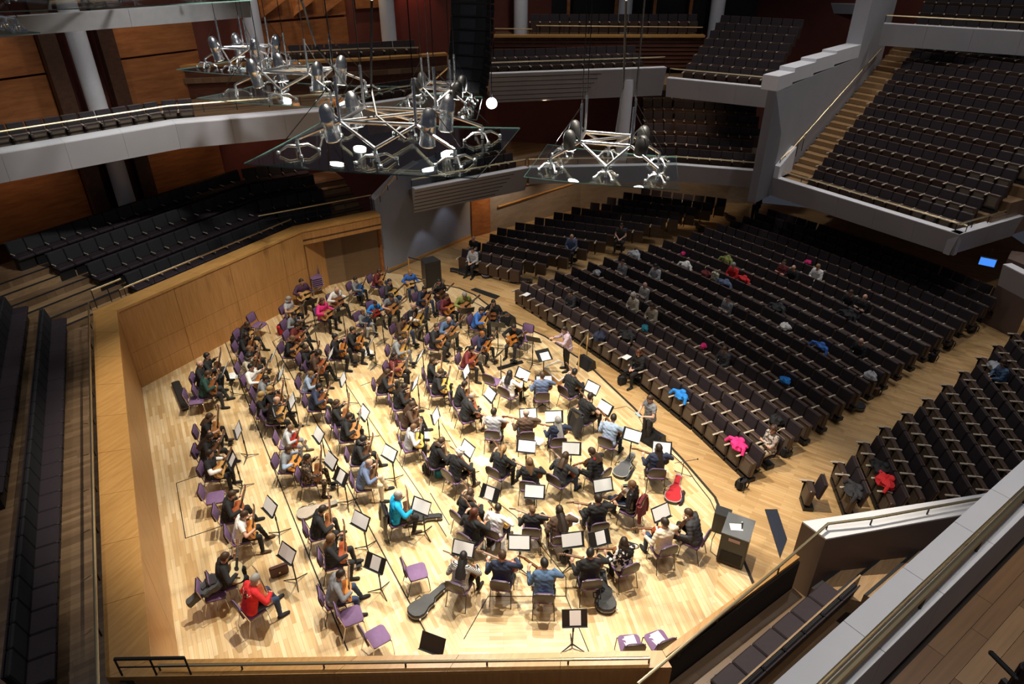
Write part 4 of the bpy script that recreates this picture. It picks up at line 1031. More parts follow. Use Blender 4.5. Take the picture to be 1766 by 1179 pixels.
SKIN = [mat('skin_fair', (.62, .36, .26), .5, 0, .06), mat('skin_tan', (.48, .27, .18), .5, 0, .06), mat('skin_brown', (.13, .06, .035), .5, 0, .06)]
m_eye = mat('dark_eye', (.012, .009, .008), .3); m_lip = mat('lip', (.36, .12, .10), .5)
def setm(o, k, m):
    o.material_slots[k].link = 'OBJECT'; o.material_slots[k].material = m
def person(label, M, pose, shirt, trous, hair, hc, sleeve='long', skin=0, shoe='black', vest=None, extra=None):
    P = get_pose(pose); o = ob('person', P.mesh['body'], None, M, label=label, category='person')
    for k, m in enumerate((SKIN[skin], m_eye, m_lip)): setm(o, k, m)
    s = ob('shirt', P.mesh[sleeve], o); setm(s, 0, fabric(shirt))
    s = ob('trousers', P.mesh['trousers'], o); setm(s, 0, fabric(trous))
    for k in ('shoe1', 'shoe2'): s = ob('shoe', P.mesh[k], o); setm(s, 0, cloth(shoe))
    if hair != 'none':
        if hair not in HAIR: HAIR[hair] = hair_mesh(hair)
        s = ob('hair', HAIR[hair], o, P.head.copy()); setm(s, 0, mat('hair_' + hc, HCOL[hc], .55, 0, .3, 30))
    if vest: s = ob('waistcoat', P.mesh['short'], o, Matrix.Translation((0, -.002, 0)) @ Matrix.Diagonal((1.04, 1.06, 1.0, 1))); setm(s, 0, cloth(vest))
    return o

# ------------------------------------------------------------------ guitar, stacking chair, music stand (shared meshes)
def g_half(x):   # half width of the guitar body, x from -.245 (tail) to .245 (neck end)
    s = (x + .245) / .49
    pts = [(0, 0), (.02, .06), (.07, .118), (.16, .168), (.27, .185), (.40, .168), (.52, .132), (.62, .118), (.72, .130), (.82, .141), (.91, .126), (.97, .085), (1, .03)]
    for (a, wa), (b, wb) in zip(pts, pts[1:]):
        if s <= b: return wa + (wb - wa) * (s - a) / (b - a)
    return .03
gx = [-.245 + .49 * s for s in (0, .02, .06, .12, .2, .3, .4, .5, .58, .66, .75, .84, .91, .96, .99, 1)]
outline = [(x, g_half(x)) for x in gx] + [(x, -g_half(x)) for x in gx[::-1] if g_half(x) > 0][:-1]
def g_top(mb, sc, z0, z1, mi=0): mb.prism([(x * sc, y * sc) for x, y in outline], z0, z1, mi)
mb = MB(); g_top(mb, 1, -.048, .046); g_body = mb.mesh('body', m_black)
mb = MB(); g_top(mb, .985, .046, .049); g_board = mb.mesh('soundboard', m_black)
m_fret = mat('ebony_fretboard', (.018, .012, .009), .4); m_hole = mat('sound_hole_dark', (.006, .004, .003), .8); m_bridge = mat('rosewood_bridge', (.06, .028, .015), .4)
m_neck = mat('mahogany_neck', (.24, .095, .04), .4, 0, .2); m_peg = mat('ivory_peg', (.7, .66, .56), .3)
mb = MB().lathe([(.056, .0490), (.056, .0500)], 20, (.07, 0, 0), 1).lathe([(.045, .0500), (.045, .0508)], 20, (.07, 0, 0), 0); g_hole = mb.mesh('sound_hole', [m_hole, m_bridge])
g_bridge = MB().cbox((-.125, 0, .0535), (.035, .19, .009), .003).box((-.118, 0, .06), (.006, .085, .006), mi=1).mesh('bridge', [m_bridge, m_peg])
mb = MB().prism([(.20, -.031), (.585, -.026), (.585, .026), (.20, .031)], .022, .048).prism([(.11, -.031), (.585, -.026), (.585, .026), (.11, .031)], .0492, .056, 1)
for k in range(14): mb.box((.575 - .0235 * k * (1 - .012 * k), 0, .0566), (.003, .05, .0014), mi=2)
g_neck = mb.mesh('neck', [m_neck, m_fret, m_peg])
HR = Matrix.Rotation(math.radians(13), 3, 'Y'); hx = Vector((.67, 0, .026))
mb = MB().cbox(hx, (.18, .072, .017), .005, M=HR).box(hx + Vector((.01, .017, .0)), (.10, .014, .019), M=HR, mi=1).box(hx + Vector((.01, -.017, .0)), (.10, .014, .019), M=HR, mi=1)
for k in (-.05, 0, .05):
    for s in (-1, 1): mb.ball(hx + HR @ Vector((k, s * .052, 0)), (.010, .013, .007), 6, 4, 2)
g_head = mb.mesh('headstock', [m_neck, m_fret, m_peg])
GCOL = dict(brown=((.20, .07, .025), (.30, .11, .04)), natural=((.34, .15, .05), (.72, .42, .14)), orange=((.30, .09, .02), (.78, .30, .055)), yellow=((.42, .20, .05), (.82, .52, .13)), pale=((.30, .12, .05), (.80, .68, .40)), red=((.30, .015, .015), (.45, .03, .02)), blue=((.02, .07, .25), (.03, .16, .5)), navy=((.015, .03, .08), (.03, .06, .14)), dark=((.06, .025, .013), (.12, .05, .022)), tan=((.30, .13, .05), (.60, .27, .09)), redbrown=((.34, .075, .03), (.48, .14, .05)))
def guitar(label, M, col):
    t = thing('guitar', label, 'guitar', M)
    b = mat('guitar_sides_' + col, GCOL[col][0], .28, 0, .15, 5); s = wood('guitar_top_' + col, tuple(v * .85 for v in GCOL[col][1]), GCOL[col][1], 0, .28, 20, 3)
    o = ob('body', g_body, t); setm(o, 0, b); o = ob('soundboard', g_board, t); setm(o, 0, s)
    for nm, me in (('sound_hole', g_hole), ('bridge', g_bridge), ('neck', g_neck), ('headstock', g_head)): ob(nm, me, t)
    return t
m_purple = mat('purple_wool_seat', (.17, .095, .205), .8, 0, .15, 12, .15); m_shell = mat('dark_brown_shell', (.028, .017, .014), .35, 0, .2); m_tube = mat('dark_steel_tube', (.05, .045, .045), .25, .8, .1); m_tubel = mat('bright_steel_tube', (.62, .58, .54), .2, 1, .05)
def pad(w, d, th, bend, n=6):
    """rounded cushion, curved across its width"""
    mb = MB(); R = .09; prof = []
    ring = []
    for cx, cy, a0 in ((w / 2 - R, d / 2 - R, 0), (-w / 2 + R, d / 2 - R, 90), (-w / 2 + R, -d / 2 + R, 180), (w / 2 - R, -d / 2 + R, 270)):
        for k in range(4): a = math.radians(a0 + 30 * k); ring.append((cx + R * math.cos(a), cy + R * math.sin(a)))
    lev = ((.93, -th / 2), (1, -th / 4), (1, th / 4), (.93, th / 2)); V = []
    for s, z in lev: V += [(x * s, y * s, z + bend * (x / (w / 2)) ** 2) for x, y in ring]
    m = len(ring); Fc = [tuple(range(m - 1, -1, -1)), tuple(range(3 * m, 4 * m))]
    for j in range(3): Fc += [(j * m + i, j * m + (i + 1) % m, (j + 1) * m + (i + 1) % m, (j + 1) * m + i) for i in range(m)]
    return mb.add(V, Fc)
c_seat = pad(.46, .44, .045, .008); c_seat.v = [(x, y + .02, z + .455) for x, y, z in c_seat.v]; c_seat = c_seat.mesh('seat', m_purple, True)
def upr(mb, y, z, tilt):
    R = Matrix.Rotation(math.radians(90 + tilt), 3, 'X'); mb.v = [tuple(R @ Vector(p) + Vector((0, y, z))) for p in mb.v]; return mb
c_back = upr(pad(.43, .34, .03, .035), -.232, .73, 10).mesh('backrest', m_purple, True)
c_shell = upr(pad(.44, .35, .022, .035), -.258, .727, 10).mesh('back_shell', m_shell, True)
c_pan = MB().cbox((0, .02, .425), (.42, .40, .018), .006).mesh('seat_shell', m_shell)
def c_leg(x, front): return MB().tube([(x * .9, .19 if front else -.17, .43), (x, .22 if front else -.2, .41), (x * 1.06, .245 if front else -.27, .0)] if front else [(x * .93, -.275, .86), (x * .95, -.215, .6), (x, -.17, .43), (x * 1.08, -.29, .0)], .0105, 6)
c_legs = {('d', x, f): c_leg(x, f).mesh('leg', m_tube) for x in (-.225, .225) for f in (0, 1)}
c_legs.update({('l', x, f): c_leg(x, f).mesh('leg', m_tubel) for x in (-.225, .225) for f in (0, 1)})
def chair(label, M, bright=False, group='purple stacking chairs on the stage'):
    t = thing('stacking_chair', label, 'chair', M, group)
    for nm, me in (('seat', c_seat), ('backrest', c_back), ('back_shell', c_shell), ('seat_shell', c_pan)): ob(nm, me, t)
    for x in (-.225, .225):
        for f in (0, 1): ob('leg', c_legs[('l' if bright else 'd', x, f)], t)
    return t
# music stand: desk leans away from the player, who sits on the -Y side
DT = Matrix.Rotation(math.radians(58), 3, 'X'); DC = Vector((0, .0, 1.03))
s_desk = MB().cbox(DC, (.52, .36, .012), .004, M=DT).mesh('desk', m_black)
s_lip = MB().cbox(DC + DT @ Vector((0, -.178, .03)), (.52, .012, .06), .003, M=DT).mesh('lip', m_black)
s_pole = MB().tube([(0, .045, 1.0), (0, .06, .93), (0, .06, .05)], [.014, .014, .018], 8).tube([(0, .06, .62), (0, .06, .52)], .024, 8).mesh('pole', m_black)
s_leg = [MB().tube([(0, .06, .10), (.16 * math.cos(a), .06 + .16 * math.sin(a), .055), (.31 * math.cos(a), .06 + .31 * math.sin(a), .012)], [.017, .013, .010], 6).mesh('leg', m_black) for a in (math.pi / 2, math.pi * 7 / 6, math.pi * 11 / 6)]
def stand(label, M):
    t = thing('music_stand', label, 'music stand', M, 'black music stands')
    ob('desk', s_desk, t); ob('lip', s_lip, t); ob('pole', s_pole, t)
    for l in s_leg: ob('leg', l, t)
    return t
def paper_mat():
    m, nt, b = _new('printed_score'); n, l = nt.nodes, nt.links
    tc = n.new('ShaderNodeTexCoord'); w = n.new('ShaderNodeTexWave'); w.bands_direction = 'Y'; w.inputs['Scale'].default_value = 14; w.inputs['Distortion'].default_value = 0
    no = n.new('ShaderNodeTexNoise'); no.inputs['Scale'].default_value = 60; l.new(tc.outputs['Generated'], w.inputs['Vector']); l.new(tc.outputs['Generated'], no.inputs['Vector'])
    ad = n.new('ShaderNodeMath'); ad.operation = 'MULTIPLY'; l.new(w.outputs['Fac'], ad.inputs[0]); l.new(no.outputs['Fac'], ad.inputs[1])
    cr = n.new('ShaderNodeValToRGB'); cr.color_ramp.elements[0].color = (.86, .86, .87, 1); cr.color_ramp.elements[1].color = (.55, .55, .58, 1); cr.color_ramp.elements[0].position = .45; cr.color_ramp.elements[1].position = .75
    l.new(ad.outputs[0], cr.inputs['Fac']); l.new(cr.outputs['Color'], b.inputs['Base Color']); b.inputs['Roughness'].default_value = .7
    MATS['printed_score'] = m
    return m
m_paper = paper_mat()
def pages(w, two=True):
    """an open score: two leaves meeting in a shallow valley, in desk space"""
    mb = MB()
    if two:
        for s in (-1, 1):
            V = []
            for i in range(5):
                u = i / 4; x = s * w / 2 * u; z = .010 + .012 * math.sin(u * math.pi) * .6
                V += [(x, -.145, z), (x, .15, z), (x, -.145, z - .003), (x, .15, z - .003)]
            Fc = []
            for i in range(4):
                a = i * 4; Fc += [(a, a + 4, a + 5, a + 1), (a + 2, a + 3, a + 7, a + 6), (a, a + 2, a + 6, a + 4), (a + 1, a + 5, a + 7, a + 3)]
            mb.add(V, Fc)
    else: mb.box((0, 0, .011), (w, .30, .004))
    return mb.mesh('sheet_music', m_paper, False)
p_two, p_one = pages(.46), pages(.23, False)
# ------------------------------------------------------------------ the players
# head pixel, facing in degrees (None: towards the podium), pose, shirt, trousers, hair, hair colour, scale, guitar, who, options
PL = [
(357,614,None,'c0','black','black','short','black',1,'dark','dark-haired man behind the bald one by the wall'),
(345,628,None,'f0','black','black','bald','grey',1,'brown','bald man in black by the far-left stand'),
(358,645,18,'f1','bottle','charcoal','short','brown',1.03,'brown','man in bottle-green sweater at far left'),
(426,560,-10,'f1','black','black','long','brown',.97,'natural','girl with tossed brown hair by the back wall'),
(424,579,0,'c1','black','black','curly','dark',.97,'brown','curly-haired player second in the left column'),
(430,601,5,'c0','black','black','short','lightbrown',.88,'brown','fair boy third in the left column'),
(430,615,5,'c1','beige','black','bob','black',.95,'dark','black-haired player in beige sweater in left column'),
(433,633,-12,'c0','white','black','short','black',1,'orange','man in white shirt with raised guitar in left column'),
(458,653,10,'f1','grey','black','short','dark',1,'brown','player in grey jacket below the raised guitar'),
(466,671,5,'c0','black','black','bob','blonde',.95,'brown','blonde girl beside the grey jacket'),
(451,681,8,'f0','black','black','long','blonde',.95,'dark','second blonde girl left of the leather jacket'),
(477,690,8,'f1','*leather','black','bald','grey',1.02,'natural','bald man in black leather jacket'),
(501,738,8,'f1','palegrey','grey','short','lightbrown',.86,'red','boy in pale grey hoodie with red guitar'),
(497,774,0,'b0','paleblue','charcoal','short','brown',.95,'orange','player in pale blue shirt bent over orange guitar',dict(vest='grey')),
(530,790,8,'c0','*leaf','*leaf','short','dark',1,'brown','woman in brown patterned dress'),
(361,719,14,'c1','black','black','long','brown',.98,'tan','woman in sleeveless black top at left edge',dict(sl='short')),
(362,753,10,'f1','black','black','verylong','dark',.98,'dark','long-haired woman second at left edge'),
(362,782,5,'f0','white','black','short','dark',1,'natural','man in white shirt and dark waistcoat',dict(vest='black')),
(400,853,15,'f1','black','black','short','brown',1,'redbrown','player in black right of the empty purple chair'),
(421,888,22,'f1','white','black','short','brown',.97,'orange','youth in white short-sleeved shirt',dict(sl='short')),
(388,961,30,'b0','black','black','short','brown',1.02,'pale','man with pale-topped guitar above the red jersey'),
(440,999,46,'f1','red','jeans','short','grey',1.04,'redbrown','man in red jersey at lower left'),
(556,879,18,'c1','black','black','short','dark',1,'brown','player in black beside the open beige case'),
(571,928,15,'c0','black','black','long','lightbrown',1,'redbrown','fair-haired woman with red-brown guitar'),
(587,991,20,'f1','grey','jeans','short','dark',1,'orange','youth in grey hooded top with vivid orange guitar'),
(687,854,22,'f2','turq','black','short','grey',1.03,'dark','man in turquoise sweater'),
(602,718,10,'b0','black','black','short','dark',1,'tan','player in black below the open black folder'),
(626,758,8,'f1','black','black','bob','black',1,'dark','black-haired player above the grey-navy sweater'),
(636,798,12,'f1','*greynavy','beige','bald','grey',1.02,'dark','balding man in slate sweater and beige trousers'),
(581,695,5,'c0','black','black','bob','brown',.97,'brown','brown-haired woman left of the open black folder'),
(550,667,5,'f1','navy','black','short','black',1.02,'brown','man in navy shirt in the second column'),
(536,645,0,'c1','paleblue','black','short','fair',.88,'brown','fair boy in pale blue in the second column'),
(549,610,0,'f1','brown','black','curly','dark',1.02,'redbrown','curly player in brown with upturned guitar'),
(528,600,-5,'c0','black','black','bob','brown',.95,'brown','brown-haired player left of the upturned guitar'),
(504,584,-8,'f1','black','black','bob','lightbrown',.95,'tan','player nearest the camera beside the red bag'),
(512,562,-12,'f1','maroon','black','short','dark',.97,'brown','player in dark red jacket by the red bag'),
(507,543,-15,'f1','grey','black','short','dark',1,'dark','player in grey jacket behind the red bag'),
(498,516,-18,'f0','palegrey','black','bob','grey',.98,'natural','grey-haired player in pale top beside the checked shirt',dict(sl='short')),
(520,486,-50,'f0','*check','black','short','dark',1.03,'natural','smiling man in checked shirt by the stacked chairs'),
(581,500,-42,'f1','white','black','bald','white',1.02,'brown','balding man in white shirt at the back'),
(556,519,-30,'f0','pink','black','bob','auburn',1,'tan','woman in bright pink top'),
(613,482,-15,'c0','grey','black','short','black',.86,'blue','boy with blue guitar near the stage doors'),
(654,468,-15,'c1','maroon','jeans','short','brown',.92,'natural','boy in dark red by the blue-grey wall'),
(672,486,-20,'f2','charcoal','jeans','short','black',1,'yellow','youth in charcoal top with yellow guitar'),
(647,523,-55,'f1','brightblue','black','short','dark',.84,'red','boy in bright blue hoodie'),
(626,538,-30,'c0','grey','palegrey','short','lightbrown',.8,'navy','small boy with navy-backed guitar'),
(675,512,-65,'c1','grey','black','short','dark',1.02,'tan','man in grey tee with large tan guitar',dict(sl='short')),
(578,581,0,'c0','black','black','short','black',1.02,'orange','black-suited player with long outstretched legs'),
(608,569,-8,'c0','black','black','short','dark',1,'orange','player in black behind the black suit'),
(707,470,-72,'f0','blue','jeans','short','fair',.9,'natural','fair boy in blue beside the loudspeaker'),
(757,486,-70,'c0','black','black','short','black',.97,'dark','black-haired youth in black at the stage edge'),
(732,498,-30,'c1','navy','jeans','short','dark',1,'tan','player in navy sweater and jeans at the back'),
(770,511,-35,'f0','maroon','black','short','brown',.97,'orange','youth in maroon sweater'),
(801,509,-75,'c1','olive','brown','beard','grey',1.03,'tan','bearded man in olive green'),
(713,528,-25,'c0','white','black','bald','white',1.02,'yellow','grey-haired man in white shirt and black vest',dict(vest='black')),
(696,551,-20,'c1','brown','jeans','short','dark',1,'yellow','player in brown jacket and jeans'),
(774,551,-50,'c1','denim','black','bald','grey',1.03,'tan','bald man in blue denim shirt'),
(753,564,-15,'f2','black','charcoal','short','brown',1.04,'tan','tall man in black jacket leaning to his stand'),
(690,585,-5,'c1','grey','grey','short','dark',1,'yellow','player in grey hoodie and grey trousers'),
(830,535,-25,'c1','blue','black','short','dark',1.02,'natural','man in blue shirt near the stage edge'),
(851,522,-95,'f0','black','charcoal','bob','black',.98,'brown','woman in black by the stage monitor'),
(886,564,-112,'c1','black','charcoal','short','dark',1.05,'orange','man in black bent over an orange guitar'),
(832,576,-35,'c0','navy','black','short','ginger',.9,'orange','ginger boy in navy'),
(813,602,-15,'f1','maroon','black','pony','black',.98,'redbrown','black-haired woman in maroon'),
(680,613,-8,'f0','maroon','black','bob','dark',.97,'tan','woman in dark red below the grey hoodie'),
(668,642,5,'c1','black','black','verylong','brown',.97,'tan','girl with very long brown hair'),
(697,667,10,'f1','black','black','long','dark',.98,'dark','dark long-haired player beside the brown-haired girl'),
(711,698,10,'f1','brown','black','long','brown',1,'dark','long-haired woman in brown'),
(746,622,5,'c0','black','black','short','brown',.98,'yellow','brown-haired youth in black near the centre'),
(760,642,8,'b0','black','black','bob','brown',1,'yellow','woman in black with yellow guitar'),
(801,663,12,'c1','black','black','short','dark',.98,'brown','player half hidden beyond the yellow guitar'),
(814,683,25,'f1','black','black','bald','grey',1.03,'redbrown','bald man in black jacket in the centre'),
(879,645,52,'x0','white','black','long','black',1,'brown','woman in white shirt near the podium',dict(skin=2)),
(935,647,92,'f0','slate','black','short','brown',1.05,'natural','man in blue-grey hooded top seen from behind'),
(991,642,42,'c1','black','charcoal','short','black',1.02,'brown','black-haired man in black by the podium'),
(1018,684,38,'f1','black','charcoal','short','dark',1.05,'dark','man in black polo shirt beside the coat',dict(sl='short')),
(852,710,82,'f2','palegrey','*camo','short','dark',1.03,'brown','man in grey tee and camouflage trousers',dict(sl='short')),
(907,712,95,'f0','brown','jeans','bald','grey',1.05,'tan','bald man in brown jacket seen from behind'),
(962,725,95,'f0','navy','jeans','verylong','grey',1,'brown','long grey-haired woman in navy'),
(1058,721,60,'c1','paleblue','jeans','short','dark',1.05,'brown','man in pale blue shirt at right'),
(713,737,18,'b0','palegrey','black','short','lightbrown',.93,'yellow','boy in grey hoodie with yellow guitar'),
(761,761,25,'f1','black','black','bob','brown',1,'dark','woman with brown bob in black'),
(794,780,48,'f1','black','black','curly','white',1.02,'redbrown','white-haired player in black'),
(868,775,55,'c1','black','black','pony','fair',1,'dark','woman with fair ponytail'),
(914,797,80,'f0','black','jeans','long','lightbrown',1,'tan','woman with long fair-brown hair seen from behind'),
(975,787,50,'f1','charcoal','jeans','long','brown',1.02,'redbrown','woman in charcoal sweater and jeans'),
(1021,779,135,'f1','black','black','long','brown',1.02,'dark','woman with red scarf'),
(811,851,45,'c1','black','black','bob','brown',1,'brown','player in black above the auburn hair'),
(818,884,55,'c2','black','black','long','auburn',1.04,'tan','auburn-haired player with large tan guitar'),
(859,876,65,'b0','white','jeans','short','dark',.97,'yellow','player in white shirt with yellow guitar in front rows'),
(918,879,85,'f0','black','black','short','lightbrown',.93,'dark','short-haired boy in black in front rows'),
(965,880,95,'f1','brown','black','verylong','dark',1.02,'brown','player with very long dark hair in front rows'),
(1031,860,100,'f0','black','black','short','dark',1.08,'dark','broad man in black seen from behind'),
(1090,836,150,'x0','*leather','navy','short','lightbrown',1.03,'dark','man in leather jacket with crossed legs'),
(1136,773,85,'f0','navy','black','verylong','dark',1.05,'dark','long-haired player in navy by the red case'),
(1146,901,108,'f0','cream','jeans','short','dark',1.06,'redbrown','man in cream knitted sweater'),
(1188,885,145,'f1','charcoal','black','beard','brown',1.05,'dark','bearded man in charcoal at the right'),
(1076,934,112,'f2','*bw','black','bob','dark',1,'tan','woman in black and white print'),
(799,960,68,'f1','*stripe','black','verylong','black',1,'brown','woman in striped top in the front row'),
(866,957,82,'f0','navy','denim','short','brown',1.06,'redbrown','man in navy shirt in the front row'),
(939,972,88,'c1','denim','black','short','black',1.05,'brown','man in dark blue in the front row'),
(1018,953,95,'f2','black','black','short','black',1.06,'tan','man in black shirt at the end of front row'),
]
random.seed(11)
WHO = []      # (seat position, facing, who)
m_scarf = None
stool = MB().cbox((0, 0, .115), (.25, .13, .02), .005).mesh('top', m_black); stool_leg = MB().tube([(-.1, -.05, .105), (-.1, .06, 0)], .008, 6).tube([(-.1, .05, .105), (-.1, -.06, 0)], .008, 6).tube([(.1, -.05, .105), (.1, .06, 0)], .008, 6).tube([(.1, .05, .105), (.1, -.06, 0)], .008, 6).mesh('folding_frame', m_tube)
for rec in PL:
    hx_, hy_, ang, pose, sh, tr, ha, hc, sc, gc, who = rec[:11]; op = rec[11] if len(rec) > 11 else {}
    P = get_pose(pose); hl = P.head.translation * sc
    hw = U(hx_, hy_, hl.z)
    if ang is None: d_ = COND - hw; ang = math.degrees(math.atan2(d_.y, d_.x))
    rz = math.radians(ang) - math.pi / 2
    loc = hw - Matrix.Rotation(rz, 3, 'Z') @ hl; loc.z = 0
    M = place(loc, rz, sc)
    sk = op.get('skin', 1 if random.random() < .2 else 0)
    person('seated ' + who + ', playing guitar', M, pose, sh, tr, ha, hc, op.get('sl', 'long'), sk, 'black' if random.random() < .75 else 'brown', op.get('vest'))
    if pose not in ('c0', 'c1') or True: guitar({'pale': 'pale-topped', 'natural': 'honey-coloured', 'dark': 'dark brown', 'redbrown': 'red-brown'}.get(gc, gc) + ' guitar held by the ' + who, M @ P.guitar, gc)
    bright = hx_ < 520 and hy_ > 800
    chair('purple stacking chair under the ' + who, place(loc, rz), bright)
    if pose in ('c0', 'c1'):
        t = thing('footstool', 'small footstool of the ' + who, 'footstool', M @ Matrix.Translation((-.14, .56, 0)))
        ob('top', stool, t); ob('folding_frame', stool_leg, t)
    WHO.append((loc.copy(), math.radians(ang), who))

# conductor and the man with the tablet
P = get_pose('s0'); hw = U(973, 569, P.head.translation.z + .2); rz = math.radians(192) - math.pi / 2
loc = hw - Matrix.Rotation(rz, 3, 'Z') @ P.head.translation; loc.z = .2
person('conductor in lilac shirt and black trousers standing on the podium', place(loc, rz), 's0', 'lilac', 'black', 'short', 'dark')
pod = loc.copy()
P = get_pose('s1'); hw = U(1121, 688, P.head.translation.z - .12); rz = math.radians(205) - math.pi / 2
loc = hw - Matrix.Rotation(rz, 3, 'Z') @ P.head.translation; loc.z = -.12
M = place(loc, rz); person('man in grey tee standing below the stage edge with a tablet', M, 's1', 'grey', 'charcoal', 'short', 'brown', 'short')
ob('tablet', MB().cbox((0, .40, 1.17), (.24, .17, .012), .004, M=Matrix.Rotation(.5, 3, 'X')).mesh('tablet', [mat('tablet_screen', (.35, .6, .75), .2)]), None, M, label='pale tablet held by the man at the stage edge', category='tablet')
# podium with white-edged top and a brass back rail
q = [U(937, 634, .2), U(963, 621, .2), U(991, 637, .2), U(964, 657, .2)]
t = thing('podium', 'low wooden podium with white edging under the conductor', 'podium')
ob('plinth', MB().prism([xy(p) for p in q], 0, .185).mesh('plinth', m_veneer_h), t)
ob('top', MB().prism([xy(lerp(p, (q[0] + q[2]) / 2, .06)) for p in q], .185, .2).mesh('top', m_stage), t)
for i in range(4):
    a_, b_ = q[i], q[(i + 1) % 4]; ob('edging', MB().tube([a_, b_], .022, 6).mesh('edging', m_conctop), t)
a_, b_ = U(997, 640, 0), U(1003, 622, 0)
ob('back_rail', MB().tube([(a_.x, a_.y, 0), (a_.x, a_.y, 1.05), (a_.x + .35, a_.y + .75, 1.05), (a_.x + .35, a_.y + .75, 0)], .025, 8).mesh('back_rail', m_brass, True), t)

# ------------------------------------------------------------------ music stands with scores
SD = [(388,637,None,2),(472,611,None,2),(485,643,None,2),(504,691,None,2),(411,741,None,2),(401,793,None,1),(466,873,None,2),(495,953,None,2),(550,749,None,2),(571,794,None,2),(588,821,None,1),(672,781,None,2),
(628,711,None,2),(622,897,None,2),(647,970,None,1),(726,872,None,2),(571,610,None,2),(592,653,None,2),(641,588,-5,2),(656,551,-30,0),(541,570,-20,2),(589,539,-40,2),(536,521,-50,2),(726,566,-30,2),(781,581,-45,2),(806,535,-75,2),
(859,560,-100,2),(920,585,-110,2),(726,612,-5,2),(717,660,0,2),(805,641,10,2),(861,610,-30,2),(846,680,30,2),(752,716,15,2),(901,645,50,2),(937,657,92,2),(1021,668,42,2),(1044,703,38,2),(911,714,95,2),(956,718,92,2),
(1089,750,60,2),(1142,772,85,2),(907,769,80,2),(986,773,88,2),(806,773,40,2),(845,850,60,1),(922,847,85,2),(1040,836,105,2),(799,945,75,2),(896,935,85,2),(988,930,98,2),(1034,927,108,1),(1140,883,118,2),(991,1065,92,1),(746,1109,68,0)]
used = {}
for x, y, ang, n in SD:
    p = U(x, y, 1.03)
    if ang is None: d_ = COND - p; ang = math.degrees(math.atan2(d_.y, d_.x))
    rz = math.radians(ang) - math.pi / 2; M = place((p.x, p.y, 0), rz)
    best = None
    for loc, fa, who in WHO:
        v = Vector((p.x - loc.x, p.y - loc.y)); f = Vector((math.cos(fa), math.sin(fa))); sc = v.length + 2.0 * (1 - v.normalized().dot(f)) + (3 if who in used else 0)
        if best is None or sc < best[0]: best = (sc, who)
    who = best[1]; used[who] = 1
    if (x, y) == (991, 1065): lab, who = 'lone music stand in front of the near ledge with a curled score', None
    elif n == 0 and y > 1000: lab, who = 'bare music stand with empty tilted desk near the bottom edge', None
    else: lab = 'black music stand serving the ' + who
    stand(lab, M)
    if n:
        MM = M @ Matrix.Translation(DC) @ DT.to_4x4() @ Matrix.Rotation(random.uniform(-.05, .05), 4, 'Z') @ Matrix.Translation((random.uniform(-.04, .04), 0, 0))
        ob('sheet_music', p_two if n == 2 else p_one, None, MM, label='white score of the ' + who if who else 'single curled score sheet on the lone near stand', category='sheet music', group='scores on the music stands')
# the conductor's low desk
p = U(938, 612, .95); M = place((p.x, p.y, 0), math.radians(10) - math.pi / 2)
t = thing('music_stand', 'wide flat conductor desk with a white score beside the podium', 'music stand', M, 'black music stands')
ob('desk', MB().cbox((0, 0, .95), (.72, .46, .014), .004, M=Matrix.Rotation(.15, 3, 'X')).mesh('desk', m_black), t); ob('lip', MB().cbox((0, -.23, .94), (.72, .014, .05), .003).mesh('lip', m_black), t)
ob('pole', MB().tube([(0, 0, .94), (0, 0, .05)], .018, 8).mesh('pole', m_black), t)
for l in s_leg: ob('leg', l, t, Matrix.Translation((0, -.06, 0)))
ob('sheet_music', p_two, None, M @ Matrix.Translation((.1, .02, .957)) @ Matrix.Rotation(.15, 4, 'X'), label='white score lying on the conductor desk', category='sheet music', group='scores on the music stands')

# ------------------------------------------------------------------ empty chairs
EC = [(446, 560, -20, 'empty purple chair against the panelled back wall', 0), (370, 858, 15, 'empty purple chair in the left edge column', 1), (718, 986, 20, 'empty purple chair standing alone above the closed guitar case', 0),
      (605, 1062, 25, 'empty purple chair left of the lone seam at the lower stage', 1), (650, 1098, 35, 'empty purple chair nearest the bottom ledge', 1), (905, 582, -120, 'empty purple chair beside the man bent over his guitar', 0),
      (850, 658, 60, 'empty purple chair left of the woman in white', 0), (1087, 1112, 95, 'purple chair with white papers by the near rail, left one', 0), (1135, 1106, 110, 'purple chair with white papers by the near rail, right one', 0),
      (370, 1022, 20, 'purple chair carrying a grey guitar bag', 1), (338, 690, 15, 'empty purple chair behind the green sweater', 1)]
CH = {}
for x, y, a, lab, br in EC:
    p = U(x, y, .46); p.z = 0; M = place(p, math.radians(a) - math.pi / 2); chair(lab, M, bool(br)); CH[(x, y)] = M
for k in range(5):   # a stack by the wall
    p = U(549, 507, 0); M = place((p.x, p.y, .085 * k), math.radians(-60) - math.pi / 2)
    chair('purple chair in the stack by the back wall, %s from the floor' % nth(k), M, True)
for x, y in ((1087, 1112), (1135, 1106)):
    ob('loose_papers', MB().box((.0, .02, .482), (.21, .297, .006), .3).box((.03, .05, .488), (.21, .297, .004), .12).mesh('loose_papers', m_paper), None, CH[(x, y)], label='white papers on the %s purple chair by the near rail' % ('left' if x < 1100 else 'right'), category='papers')
